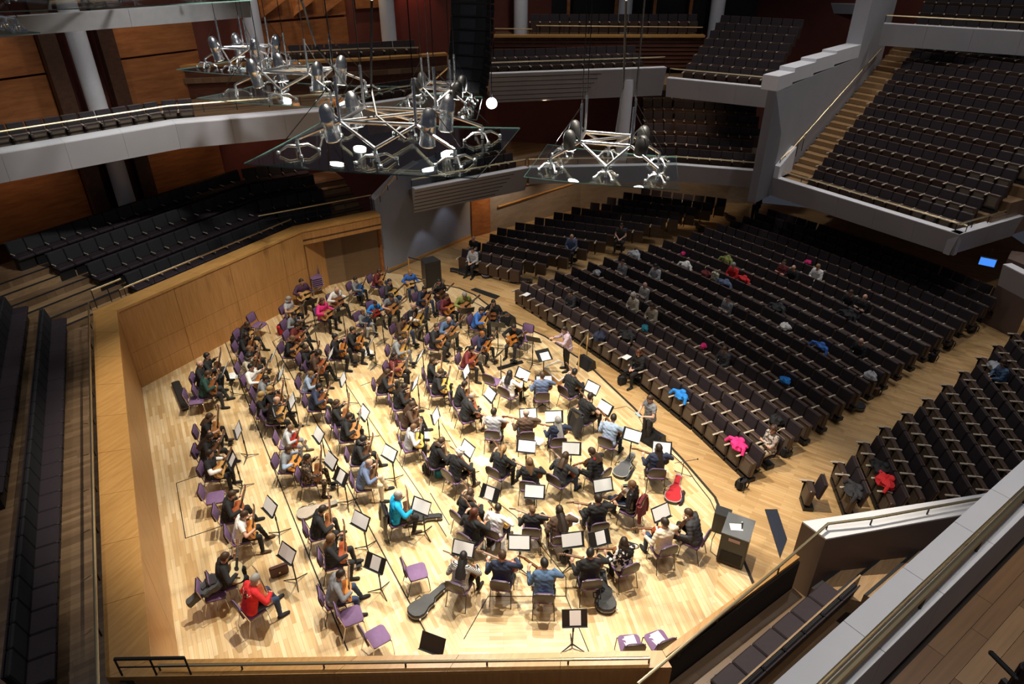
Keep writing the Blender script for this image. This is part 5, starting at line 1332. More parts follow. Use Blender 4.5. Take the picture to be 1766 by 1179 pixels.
for k, (x, y, r) in enumerate(((402, 648, .3), (726, 757, .8), (727, 745, .2), (985, 895, .5), (925, 760, .9), (633, 608, .4), (830, 795, .7))):
    p = U(x, y, 0); ob('loose_papers', MB().box((0, 0, .008), (.30, .42, .004), r).box((.06, .05, .011), (.21, .297, .002), r + .5).mesh('loose_papers', m_paper), None, Matrix.Translation(p),
        label=['white sheets on the floor right of the green sweater', 'white sheets on the floor left of the grey tee', 'second pile of sheets left of the grey tee', 'white sheets on the floor left of the broad man', 'white sheets on the floor below the brown jacket', 'white sheet on the floor by the black suit', 'white sheets beside the white-haired player'][k], category='papers')

# ------------------------------------------------------------------ guitar cases, bags, coats
CO = [(-.28, .05), (-.26, .11), (-.19, .185), (-.08, .21), (.03, .185), (.11, .152), (.18, .148), (.25, .158), (.30, .125), (.35, .08), (.60, .07), (.72, .078), (.755, .05)]
case_out = CO + [(x, -w_) for x, w_ in CO[::-1]]
m_vinyl = mat('black_case_vinyl', (.018, .018, .020), .45, 0, .25, 20, .2); m_rim = mat('bright_case_rim', (.6, .6, .58), .3, .6); m_plushr = mat('red_case_plush', (.42, .012, .02), .85, 0, .25, 12); m_plushg = mat('grey_case_plush', (.10, .10, .11), .9, 0, .2); m_plushb = mat('beige_case_plush', (.38, .32, .26), .9, 0, .2)
def shrink(s, dx=0): return [(x * s + dx, y * s) for x, y in case_out]
def dome(mb, poly, z0, z1, mi=0):
    n = len(poly); lv = [(1, z0), (1, z0 + (z1 - z0) * .6), (.93, z1)]; V = []
    for s, z in lv: V += [(x * s + .015 * (1 - s), y * s, z) for x, y in poly]
    F_ = [tuple(range(n - 1, -1, -1)), tuple(range(2 * n, 3 * n))]
    for j in range(2): F_ += [(j * n + i, j * n + (i + 1) % n, (j + 1) * n + (i + 1) % n, (j + 1) * n + i) for i in range(n)]
    if sum(poly[i][0] * poly[(i + 1) % n][1] - poly[(i + 1) % n][0] * poly[i][1] for i in range(n)) < 0: F_ = [f[::-1] for f in F_]
    return mb.add(V, F_, mi)
def case(label, a, b, lining=None, z=0.0, lid=1, sc=1.0):
    """hard case lying with its wide end at pixel a and its narrow end at pixel b"""
    A, B_ = U(*a, z), U(*b, z); d_ = (B_ - A); t = thing('guitar_case', label, 'guitar case', place(A + d_.normalized() * .27, math.atan2(d_.y, d_.x), sc))
    ob('shell', dome(MB(), case_out, .0, .085).mesh('shell', m_vinyl), t) if not lining else ob('shell', MB().prism(case_out, 0, .095).mesh('shell', m_vinyl), t)
    ob('rim', MB().prism(shrink(1.012), .083 if not lining else .09, .092 if not lining else .099).mesh('rim', m_rim), t)
    if lining:
        ob('lining', MB().prism(shrink(.93), .0995, .102).mesh('lining', lining), t)
        ob('accessory_box', MB().box((.48, 0, .11), (.2, .1, .03)).mesh('accessory_box', lining), t)
        Rl = Matrix.Translation((0, -.2 * lid, .1)) @ Matrix.Rotation(math.radians(105 * lid), 4, 'X') @ Matrix.Translation((0, -.2 * lid, 0))
        l = ob('lid', dome(MB(), case_out, 0, .07).mesh('lid', m_vinyl), t, Rl); ob('lid_lining', MB().prism(shrink(.93), -.006, -.001).mesh('lid_lining', lining), l)
    else:
        l = ob('lid', dome(MB(), case_out, .092, .155).mesh('lid', m_vinyl), t)
        for x in (-.2, .0, .25, .6): ob('latch', MB().box((x, -(.21 if x < .1 else .16 if x < .4 else .08), .09), (.03, .02, .04)).mesh('latch', m_rim), l)
    ob('handle', MB().tube([(.06, .17, .085), (.07, .23, .09), (.19, .23, .09), (.2, .16, .085)], .012, 6).mesh('handle', m_black), t)
    return t
case('closed black guitar case lying between empty chair and front row', (710, 1066), (776, 1008), sc=1.08)
case('closed dark guitar case lying behind the front-row end chair', (1046, 1058), (1037, 985), sc=1.12)
case('open guitar case with red plush lining', (1158, 868), (1173, 812), m_plushr, lid=1, sc=1.1)
case('open black guitar case with grey lining and pale edge', (1066, 824), (1092, 784), m_plushg, lid=1, sc=1.1)
case('open guitar case with beige lining on the middle seam', (514, 892), (584, 868), m_plushb, lid=-1)
case('black guitar case right of the turquoise sweater', (694, 900), (770, 894))
case('grey-lined guitar case before the left stalls', (832, 478), (868, 470), m_plushg, -.1, lid=-1)
case('closed black guitar case before the front row of left stalls', (812, 474), (772, 466), None, -.1)
case('second closed black guitar case before the left stalls', (878, 484), (930, 488), None, -.1)
case('dark green guitar case in the aisle of the left stalls', (1264, 382), (1248, 370), None, -.1)
case('black guitar case jutting into the right aisle', (1490, 708), (1455, 694), None, -.1)
case('black guitar case in the aisle beside the centre stalls', (1212, 400), (1196, 384), None, -.1)
A = U(304, 664, 0); B_ = U(322, 708, 0); d_ = B_ - A
t = thing('long_case', 'long narrow black case with chrome catches at the far left', 'case', place((A + B_) / 2, math.atan2(d_.y, d_.x)))
ob('shell', MB().cbox((0, 0, .09), (d_.length, .26, .18), .03).mesh('shell', m_vinyl), t); ob('rim', MB().box((0, 0, .1), (d_.length + .005, .265, .008)).mesh('rim', m_rim), t)
for x in (-.4, 0, .4): ob('latch', MB().box((x, .135, .1), (.06, .012, .05)).mesh('latch', m_rim), t)
ob('handle', MB().tube([(-.1, .14, .08), (-.08, .18, .08), (.08, .18, .08), (.1, .14, .08)], .012, 6).mesh('handle', m_black), t)

def heap(r, seed, sag=.5, n=22, m=14):
    """crumpled garment"""
    rnd = random.Random(seed); mb = MB().ball((0, 0, 0), 1, n, m); ph = [rnd.uniform(0, 6.3) for _ in range(8)]; V = []
    for v in mb.v:
        v = Vector(v); a = math.atan2(v.y, v.x)
        k = 1 + .16 * math.sin(3 * a + ph[0] + 2 * v.z) + .10 * math.sin(7 * a + ph[1] - 3 * v.z) + .07 * math.sin(9 * v.z + ph[2] + a) + .05 * math.sin(13 * a + ph[3])
        V.append((v.x * r[0] * k, v.y * r[1] * k, max(-r[2] * sag, v.z * r[2] * (1 + .2 * math.sin(5 * a + ph[4])))))
    mb.v = V
    return mb
def jacket(label, M, col, seed, r=(.22, .2, .16), cat='jacket', sleeves=True, nm='jacket'):
    t = thing(nm, label, cat, M); m = fabric(col)
    ob('body', heap(r, seed).mesh('body', m, True), t)
    if sleeves:
        rnd = random.Random(seed)
        for s in (-1, 1):
            p0_ = Vector((s * r[0] * .6, 0, r[2] * .4)); ob('sleeve', MB().tube([p0_, p0_ + Vector((s * .14, .06, .0)), p0_ + Vector((s * .20, .14, -.14))], [.06, .052, .045], 8).mesh('sleeve', m, True), t)
        ob('hood', MB().ball((0, -r[1] * .5, r[2] * .8), (.11, .08, .07), 10, 7).mesh('hood', m, True), t)
    return t
def coat(label, M, col, length=.75):
    """coat hung over a chair back, folds in the hem"""
    t = thing('coat', label, 'coat', M, None); m = fabric(col)
    def panel(y, z1, w, ph):
        V = []; F_ = []
        for j in range(7):
            for i in range(9):
                u = i / 8 - .5; s = j / 6; V.append((u * w * (1 + .25 * s), y - .05 * s + .03 * math.sin(9 * u + ph + 3 * s) * (.3 + s), .93 - (.93 - z1) * s - .03 * abs(u)))
        o = 63; V += [(x, yy + .02, z) for x, yy, z in V]
        for j in range(6):
            for i in range(8):
                a = j * 9 + i; F_ += [(a, a + 1, a + 10, a + 9), (o + a, o + a + 9, o + a + 10, o + a + 1)]
        for j in range(6): a = j * 9; F_ += [(a, a + 9, o + a + 9, o + a), (a + 8, o + a + 8, o + a + 17, a + 17)]
        for i in range(8): a = 54 + i; F_ += [(a, a + 1, o + a + 1, o + a), (i, o + i, o + i + 1, i + 1)]
        return MB().add(V, F_)
    ob('back_panel', panel(-.30, .93 - length, .46, .4).mesh('back_panel', m, True), t); ob('front_panel', panel(-.20, .62, .44, 2).mesh('front_panel', m, True), t)
    ob('collar', MB().tube([(-.2, -.26, .93), (0, -.27, .955), (.2, -.26, .93)], [.035, .045, .035], 8).mesh('collar', m, True), t)
    for s in (-1, 1): ob('sleeve', MB().tube([(s * .22, -.29, .88), (s * .27, -.33, .6), (s * .25, -.34, .38)], [.06, .055, .045], 8).mesh('sleeve', m, True), t)
    return t
def who_frame(w): 
    for loc, fa, who in WHO:
        if who == w: return place(loc, fa - math.pi / 2)
coat('long black leather coat hung on the turquoise sweater man chair', who_frame('man in turquoise sweater'), '*leather', .8)
coat('black coat hung on the chair of the black polo shirt', who_frame('man in black polo shirt beside the coat'), 'charcoal', .8)
coat('maroon jacket hung on the crossed-leg man chair', who_frame('man in leather jacket with crossed legs'), 'maroon', .5)
ob('scarf', MB().tube([(-.1, .06, 1.12), (0, .12, 1.08), (.08, .13, .95), (.08, .16, .72)], [.03, .035, .03, .025], 8).mesh('scarf', fabric('red'), True), None, who_frame('woman with red scarf'), label='long red scarf round the neck of the woman in black', category='scarf')
# grey guitar bag on the lower left chair, brown satchel, red rucksack, black bag by the wall
t = thing('guitar_bag', 'soft grey guitar bag leaning on the lower left chair', 'guitar bag', CH[(370, 1022)] @ Matrix.Translation((.0, -.08, .62)) @ Matrix.Rotation(-1.2, 4, 'Z') @ Matrix.Rotation(.35, 4, 'Y'))
ob('body', dome(MB(), [(x * .8 - .1, y * 1.1) for x, y in case_out], 0, .14).mesh('body', mat('grey_bag_nylon', (.06, .065, .07), .6, 0, .2, 9, .2), True), t); ob('pocket', dome(MB(), [(x * .35 - .18, y * .7) for x, y in case_out], .12, .17).mesh('pocket', cloth('charcoal'), True), t); ob('strap', MB().tube([(.2, .1, .1), (.1, .2, .16), (-.2, .18, .1)], .016, 6).mesh('strap', m_black), t)
p = U(483, 990, 0); t = thing('satchel', 'brown leather satchel on the floor below a music stand', 'bag', place(p, .5))
m_sat = mat('brown_leather', (.09, .028, .018), .4, 0, .2, 8, .2)
ob('body', MB().cbox((0, 0, .15), (.42, .14, .28), .03).mesh('body', m_sat), t); ob('flap', MB().cbox((0, -.075, .22), (.42, .02, .18), .008).mesh('flap', m_sat), t); ob('buckle', MB().box((0, -.09, .15), (.04, .01, .05)).mesh('buckle', m_rim), t)
def backpack(label, M, col, sc=1.0):
    t = thing('backpack', label, 'backpack', M @ Matrix.Scale(sc, 4)); m = fabric(col)
    ob('body', MB().cbox((0, 0, .21), (.32, .22, .42), .07).mesh('body', m, True), t); ob('pocket', MB().cbox((0, .13, .15), (.25, .06, .22), .025).mesh('pocket', m, True), t)
    for s in (-1, 1): ob('strap', MB().tube([(s * .1, -.1, .38), (s * .12, -.17, .3), (s * .11, -.14, .08)], .018, 6).mesh('strap', m_black), t)
    ob('handle', MB().tube([(-.04, -.03, .42), (0, -.03, .46), (.04, -.03, .42)], .01, 6).mesh('handle', m_black), t)
    return t
backpack('red rucksack on the floor at the left column', place(U(487, 576, 0), .4), 'red')
backpack('black rucksack against the panelled back wall', place(U(408, 594, 0), 1.1), 'black')
backpack('black rucksack under the boy with the blue guitar', place(U(622, 519, 0), .3), 'black', .8)
backpack('black rucksack behind the woman with brown bob', place(U(740, 815, 0), .9), 'black')
backpack('teal and black bag behind the white-haired player', place(U(757, 822, 0), .2), 'teal', .8)
backpack('dark bag at the feet of the front-row end player', place(U(975, 968, 0), .7), 'charcoal', .8)

# ------------------------------------------------------------------ loudspeakers, desk, cables, mats
def wedge(label, a, rz, sc=1.0, z=0):
    t = thing('stage_monitor', label, 'loudspeaker', place(U(*a, z), rz, sc)); s = MB()
    s.add([(-.3, -.2, 0), (.3, -.2, 0), (.3, .2, 0), (-.3, .2, 0), (-.3, -.14, .32), (.3, -.14, .32), (.3, .02, .36), (-.3, .02, .36)], [(3, 2, 1, 0), (4, 5, 6, 7), (0, 1, 5, 4), (2, 3, 7, 6), (1, 2, 6, 5), (0, 4, 7, 3)])
    ob('cabinet', s.mesh('cabinet', m_vinyl), t); ob('grille', MB().slab([(-.26, .185, .05), (.26, .185, .05), (.26, .04, .34), (-.26, .04, .34)], -.012).mesh('grille', m_black), t)
    return t
wedge('black stage monitor at the stage edge beside the woman in black', (876, 556), 2.2)
wedge('black stage monitor behind the podium rail', (1011, 632), 2.2, z=0)
wedge('black stage monitor before the man with the tablet', (1124, 762), 2.3, 1.15)
t = thing('loudspeaker', 'tall black loudspeaker by the blue-grey wall', 'loudspeaker', place(U(744, 490, 0), math.radians(-60) + math.pi / 2))
ob('cabinet', MB().prism([(-.36, -.3), (.36, -.3), (.28, .3), (-.28, .3)], 0, 1.15).mesh('cabinet', m_vinyl), t); ob('grille', MB().box((0, -.31, .6), (.62, .02, 1.05)).mesh('grille', m_black), t); ob('handle', MB().box((.33, 0, .75), (.03, .14, .05)).mesh('handle', m_rim), t)
t = thing('equipment_case', 'tall black rolling case with a grey top at the stage corner', 'equipment case', place(U(1262, 958, 0), math.radians(62)))
ob('cabinet', MB().cbox((0, 0, .5), (.72, .62, .92), .02).mesh('cabinet', m_vinyl), t); ob('top', MB().box((0, 0, .975), (.74, .64, .03)).mesh('top', mat('grey_case_top', (.12, .125, .135), .5)), t)
ob('rear_opening', MB().box((-.365, 0, .28), (.02, .5, .34)).mesh('rear_opening', m_hole), t); ob('label_plate', MB().box((-.365, 0, .85), (.02, .26, .08)).mesh('label_plate', mat('pink_tape', (.4, .26, .24), .6)), t)
for sx in (-.3, .3):
    for sy in (-.25, .25): ob('castor', MB().tube([(sx, sy - .02, .04), (sx, sy + .02, .04)], .04, 10).mesh('castor', m_black), t)
ob('loose_papers', MB().box((-.05, .05, .995), (.21, .28, .006), .4).mesh('loose_papers', m_paper), None, t.matrix_basis.copy(), label='white sheet lying on the grey-topped rolling case', category='papers')
tm = thing('microphone', 'black microphone lying on the grey-topped rolling case', 'microphone', t.matrix_basis @ Matrix.Translation((.05, -.08, 1.02)))
ob('handle', MB().tube([(-.12, 0, 0), (.06, .03, 0)], [.012, .02], 8).mesh('handle', m_black), tm); ob('head', MB().ball((.085, .035, 0), .028, 10, 7).mesh('head', m_rim, True), tm)
t = thing('loudspeaker', 'small black loudspeaker beside the rolling case', 'loudspeaker', place(U(1240, 912, 0), math.radians(62)))
ob('cabinet', MB().prism([(-.16, -.17), (.16, -.2), (.16, .2), (-.16, .17)], .0, .62).mesh('cabinet', m_vinyl), t); ob('grille', MB().box((.165, 0, .31), (.012, .34, .54)).mesh('grille', m_black), t)
def cable(label, px, r=.010, z=.012, m=m_black):
    ob('cable', MB().tube([U(x, y, z) for x, y in px], r, 6).mesh('cable', m, True), None, None, label=label, category='cable')
cable('black cable looping from the rolling case to the front-row floor', [(1240, 905), (1228, 930), (1225, 950), (1240, 962), (1250, 955)], .008)
cable('black cable lying along the stage edge at the back', [(800, 512), (835, 530), (862, 552), (885, 558)], .012)
cable('black cable running along the stage edge by the red case', [(1140, 765), (1185, 808), (1200, 830), (1225, 862), (1240, 895)], .012)
cable('thin cable curving past the stage monitor at right', [(1058, 705), (1080, 700), (1098, 712), (1110, 735), (1112, 750)], .006)
for lab, px in (('dark navy mat strip on the floor by the taupe wall', [(1319, 879), (1340, 879), (1357, 930), (1345, 962)]), ('black rubber strip on the floor behind the stage edge', [(812, 500), (820, 497), (862, 511), (855, 516)]),
                ('black board on the floor left of the podium', [(857, 634), (900, 622), (903, 626), (860, 639)])):
    ob('floor_mat', MB().prism([xy(U(x, y, 0 if px[0][0] == 857 else -.12)) for x, y in px], 0.0 if px[0][0] == 857 else -.12, .03 if px[0][0] == 857 else -.09).mesh('floor_mat', m_navy if 'navy' in lab else m_black), None, None, label=lab, category='mat')
p = U(1175, 822, 0); t = thing('microphone_stand', 'black boom microphone stand above the red-lined case', 'microphone stand', place(p, 0))
ob('pole', MB().tube([(0, 0, .05), (0, 0, .55)], .011, 6).mesh('pole', m_black), t); ob('boom', MB().tube([(-.25, 0, .5), (.35, .02, .62)], .009, 6).mesh('boom', m_black), t)
for a in (0, 2.1, 4.2): ob('leg', MB().tube([(0, 0, .12), (.28 * math.cos(a), .28 * math.sin(a), .012)], .009, 6).mesh('leg', m_black), t)
ob('boom_head', MB().ball((.37, .02, .625), .025, 8, 6).mesh('boom_head', m_black), t)
# stair rail at the ramp by the blue-grey wall
a_, b_ = U(707, 478, 0), U(729, 484, 0)
t = thing('handrail', 'square oak and black rail frame at the ramp near the loudspeaker', 'handrail')
ob('post', MB().tube([(a_.x, a_.y, 0), (a_.x, a_.y, .95)], .03, 8).mesh('post', m_veneer_h), t); ob('rail', MB().tube([(a_.x, a_.y, .95), (b_.x, b_.y, .95)], .022, 8).mesh('rail', m_black), t); ob('post', MB().tube([(b_.x, b_.y, 0), (b_.x, b_.y, .95)], .022, 8).mesh('post', m_black), t)

# black figure and white wings on the back of the red jersey, laid onto the cloth
from mathutils.bvhtree import BVHTree
P = get_pose('f1'); sh = P.mesh['long']; bv = BVHTree.FromPolygons([v.co.copy() for v in sh.vertices], [tuple(p.vertices) for p in sh.polygons])
red = [o for o in bpy.data.objects if o.name.startswith('person') and 'man in red jersey' in o.get('label', '')][0]
def decal(name, shapes, m, parent):
    mb = MB()
    for pts in shapes:
        V = []
        for x, z in pts:
            hit = bv.ray_cast(Vector((x, -1.5, z)), Vector((0, 1, 0)))[0]
            V.append((x, (hit.y if hit else -.1) - .004, z))
        mb.add(V, [tuple(range(len(V)))[::-1]])
    return ob(name, mb.mesh(name, m), parent)
def ringq(cx, cz, r0, r1, n=14):
    return [[(cx + r * math.cos(2 * math.pi * k / n), cz + r * math.sin(2 * math.pi * k / n)) for k, r in ((i, r0), (i, r1), (i + 1, r1), (i + 1, r0))] for i in range(n)]
decal('number', ringq(0, .985, .020, .044) + ringq(0, .905, .026, .054), cloth('black'), red)
decal('emblem', [[(-.15, 1.01), (-.055, 1.0), (-.055, .975), (-.14, .98)], [(.15, 1.01), (.14, .98), (.055, .975), (.055, 1.0)], [(-.13, .965), (-.06, .95), (-.06, .92)], [(.13, .965), (.06, .92), (.06, .95)]], cloth('white'), red)
# ------------------------------------------------------------------ glass acoustic canopies with chrome frames
m_glass = glass()
m_edge = mat('glass_edge_green', (.10, .20, .19), .2, 0, .1)
m_lens = glow('lamp_lens', (1, .97, .92), 26)
def canopy(label, corners, z, lamps='chrome', sag=.05, h=.55, up=True, ring=.34, lamp_sc=1.0, wires=True):
    c4 = [U(x, y, z) for x, y in corners]                 # front-left, front-right, back-right, back-left
    def g(u, v):                                          # u, v in -1..1
        a_ = lerp(c4[0], c4[1], (u + 1) / 2); b_ = lerp(c4[3], c4[2], (u + 1) / 2); p = lerp(a_, b_, (v + 1) / 2)
        return p - Vector((0, 0, sag * (1 - u * u) * .6 + sag * (1 - v * v) * .4 - sag * .5))
    root = thing('glass_canopy', label, 'canopy')
    n, m = 14, 10; V = [g(-1 + 2 * i / n, -1 + 2 * j / m) for j in range(m + 1) for i in range(n + 1)]; k = len(V)
    V += [p - Vector((0, 0, .018)) for p in V]; F_, E_ = [], []
    for j in range(m):
        for i in range(n): a_ = j * (n + 1) + i; F_ += [(a_, a_ + 1, a_ + n + 2, a_ + n + 1), (k + a_, k + a_ + n + 1, k + a_ + n + 2, k + a_ + 1)]
    for i in range(n):
        E_ += [(i, k + i, k + i + 1, i + 1)]; a_ = m * (n + 1) + i; E_ += [(a_, a_ + 1, k + a_ + 1, k + a_)]
    for j in range(m):
        a_ = j * (n + 1); E_ += [(a_, a_ + n + 1, k + a_ + n + 1, k + a_)]; a_ += n; E_ += [(a_, k + a_, k + a_ + n + 1, a_ + n + 1)]
    mb = MB(); mb.add(V, F_, 0); o = len(mb.v); mb.f += E_; mb.m += [1] * len(E_)
    ob('glass_pane', mb.mesh('glass_pane', [m_glass, m_edge], True), root)
    R = ring; tops = {}
    for su, sv in ((-1, -1), (1, -1), (1, 1), (-1, 1)):
        p = g(su * R, sv * R) + Vector((0, 0, h)); tops[(su, sv)] = p
        if up:
            q_ = p + Vector((0, 0, .75)); ob('hanger', MB().tube([p - Vector((0, 0, .03)), q_], .028, 8).mesh('hanger', m_chrome, True), root)
            if wires: ob('wire', MB().tube([q_, q_ + Vector((0, 0, 17.5 - q_.z))], .009, 5).mesh('wire', m_tube), root)
    ks = [(-1, -1), (1, -1), (1, 1), (-1, 1)]
    for i in range(4): ob('frame_bar', MB().tube([tops[ks[i]], tops[ks[(i + 1) % 4]]], .036, 8).mesh('frame_bar', m_chrome, True), root)
    ob('frame_bar', MB().tube([tops[ks[0]], tops[ks[2]]], .03, 8).mesh('frame_bar', m_chrome, True), root)
    feet = [(-.72, -.45), (.05, -.62), (.72, -.55), (.74, .45), (.0, .66), (-.68, .5)]
    for fu, fv in feet:
        b_ = g(fu, fv); s_ = b_ + Vector((0, 0, .24)); f = ob('foot', MB().tube([b_ + Vector((0, 0, .02)), s_], .032, 8).mesh('foot', m_chrome, True), root)
        near = sorted(ks, key=lambda q_: (tops[q_] - s_).length)[:2 if abs(fu) < .3 else 1]
        for q_ in near: ob('strut', MB().tube([s_, tops[q_]], .030, 8).mesh('strut', m_chrome, True), root)
        for a_ in (.6, 2.2, 3.7, 5.3):
            e = g(max(-.97, min(.97, fu + .17 * math.cos(a_))), max(-.95, min(.95, fv + .22 * math.sin(a_)))) + Vector((0, 0, .03))
            ob('spider_arm', MB().tube([s_ - Vector((0, 0, .12)), lerp(s_, e, .5) + Vector((0, 0, .0)), e], [.032, .024, .014], 6).mesh('spider_arm', m_chrome, True), f)
            ob('disc', MB().lathe([(.035, -.02), (.035, .02), (.02, .03)], 10, e).mesh('disc', m_chrome, True), f)
    for q_ in ks:
        ob('tie_rod', MB().tube([tops[q_] + Vector((0, 0, .7)), g(q_[0] * .78, q_[1] * .55) + Vector((0, 0, .26))], .007, 5).mesh('tie_rod', m_tube), root)
    for i, q_ in enumerate(ks if lamps else []):
        p = tops[q_] + (g(q_[0] * .5, q_[1] * .3) - g(q_[0] * .3, q_[1] * .3)).normalized() * .22 + Vector((0, 0, .05))
        r = .135 * lamp_sc; Hh = .66 * lamp_sc; tilt = Matrix.Rotation(.12 * q_[0], 3, 'Y') @ Matrix.Rotation(-.1 * q_[1], 3, 'X')
        mm = m_chrome if lamps == 'chrome' else m_black
        if lamps == 'chrome': prof = [(r, -Hh * .62), (r * 1.07, -Hh * .60), (r * 1.07, -Hh * .56), (r, -Hh * .54), (r, -Hh * .1), (r * 1.06, -Hh * .08), (r * 1.06, -Hh * .03), (r, 0), (r, Hh * .12), (r * .92, Hh * .2), (r * .7, Hh * .3), (r * .35, Hh * .36)]
        else: prof = [(r * .9, -Hh * .36), (r * 1.1, -Hh * .3), (r * 1.05, Hh * .05), (r * .7, Hh * .22), (r * .3, Hh * .28)]
        l = ob('lamp', MB().lathe(prof, 18, p, M=tilt).mesh('lamp', mm, True), root)
        ob('lens', MB().lathe([(r * .9, -Hh * (.625 if lamps == 'chrome' else .365)), (r * .9, -Hh * (.615 if lamps == 'chrome' else .355))], 16, p, M=tilt).mesh('lens', m_lens), l)
        ob('yoke', MB().tube([tops[q_], lerp(tops[q_], p, .6) + Vector((0, 0, .12)), p + Vector((0, 0, .05))], .02, 6).mesh('yoke', mm, True), l)
    return root
canopy('largest glass canopy with four big chrome lamps over the stage', [(420, 284), (822, 309), (897, 222), (560, 208)], 9.6)
canopy('second glass canopy with chrome lamps, left of the largest', [(338, 171), (578, 187), (690, 150), (470, 141)], 9.6)
canopy('upper left glass canopy with chrome lamps, farthest back', [(304, 121), (446, 131), (545, 108), (420, 101)], 9.6)
canopy('right glass canopy with four black lamps in front of the lower gallery', [(903, 306), (1172, 329), (1166, 272), (944, 250)], 8.7, 'black', lamp_sc=.95, h=.6)
canopy('small glass canopy with black lamps beside the bright spotlight', [(672, 190), (822, 208), (832, 168), (715, 158)], 8.9, 'black', h=.5)
canopy('glass canopy crossing the top left corner', [(-140, 26), (434, 1), (330, -40), (-60, -30)], 11.7, None, .03, .3)
canopy('tip of a glass canopy at the left edge', [(-120, 62), (70, 57), (20, 50), (-120, 52)], 11.3, None, .03, .3, up=False)
# loudspeaker array: trapezoid cabinets in a curved hang
t = thing('line_array', 'tall black hanging loudspeaker array curving towards its foot', 'loudspeaker')
base = Vector((-1.15, 22.6, 0)); pos = Vector((0, 0, 12.6))
LA = Vector((.35, .937, 0)); sd = Vector((-.937, .35, 0))
for k in range(11):
    a = math.radians(1 + 3.2 * max(0, k - 2)); dirn_ = Vector((-LA.x * math.sin(a), -LA.y * math.sin(a), -math.cos(a)))
    c = base + pos + dirn_ * .19; R_ = Matrix((sd, Vector((LA.x * math.cos(a), LA.y * math.cos(a), -math.sin(a))), -dirn_)).transposed()
    b_ = ob('cabinet', MB().cbox(c, (1.15, .62, .355), .02, M=R_).mesh('cabinet', mat('array_black', (.012, .014, .02), .7, 0, .2, spec=.2)), t)
    ob('grille', MB().box(c + R_ @ Vector((0, .315, 0)), (1.05, .02, .31), M=R_).mesh('grille', m_black), b_)
    ob('rear_plate', MB().box(c + R_ @ Vector((0, -.315, 0)), (.5, .02, .26), M=R_).mesh('rear_plate', m_navy), b_)
    ob('side_bracket', MB().box(c + R_ @ Vector((-.585, 0, 0)), (.02, .5, .05), M=R_).mesh('side_bracket', m_black), b_)
    pos = pos + dirn_ * .375
# the blazing spotlight
c = UY(848, 178, 20.0); t = thing('spotlight', 'blazing white spotlight below the loudspeaker array', 'spotlight', Matrix.Translation(c))
aim = (Vector((0, 0, HC)) - c).normalized(); Q_ = aim.to_track_quat('Z', 'Y').to_matrix()
ob('housing', MB().lathe([(.08, -.4), (.15, -.3), (.16, 0)], 18, M=Q_).mesh('housing', m_black, True), t); ob('lens', MB().lathe([(.145, .0), (.14, .02)], 18, M=Q_).mesh('lens', glow('spotlight_lens', (1, .98, .95), 400)), t)
ob('yoke', MB().tube([(0, 0, .0), (0, 0, .35)], .02, 6).mesh('yoke', m_black), t); ob('suspension_rod', MB().tube([(0, 0, .35), (0, 0, 17.5 - c.z)], .012, 6).mesh('suspension_rod', m_tube), t)
l = lamp('spotlight_beam', 'SPOT', c + aim * .1, c + aim * 4 - Vector((0, 0, 2.6)), 500, (1, .97, .92), .12, 80, .6)
# hanging black cables between the canopies
for k, px in enumerate([[(520, 0, 13.5), (545, 80, 10.6), (600, 150, 9.9)], [(641, 0, 13.2), (640, 150, 10.6), (650, 200, 10.2), (700, 240, 10.0)], [(1080, 0, 14), (1075, 150, 10.2), (1062, 230, 9.3)]]):
    ob('cable', MB().tube([U(x, y, z) if z < 12.4 else UY(x, y, 12.2 if k < 2 else 13.2) for x, y, z in px], .022, 6).mesh('cable', m_black, True), None, None, label=['black cable drooping to the second canopy', 'thick black cable drooping to the largest canopy', 'black cable drooping to the right canopy'][k], category='cable')

c = U(1703, 452, 2.55); t = thing('wall_screen', 'small blue-lit screen under the raked balcony', 'screen', place(c, math.radians(-35)))
ob('housing', MB().cbox((0, .03, 0), (.56, .05, .34), .01).mesh('housing', m_black), t); ob('display', MB().box((0, 0, 0), (.50, .012, .28)).mesh('display', glow('blue_display', (.05, .22, .75), 1.2)), t); ob('bracket', MB().tube([(0, .05, .15), (0, .05, .5)], .02, 6).mesh('bracket', m_black), t)
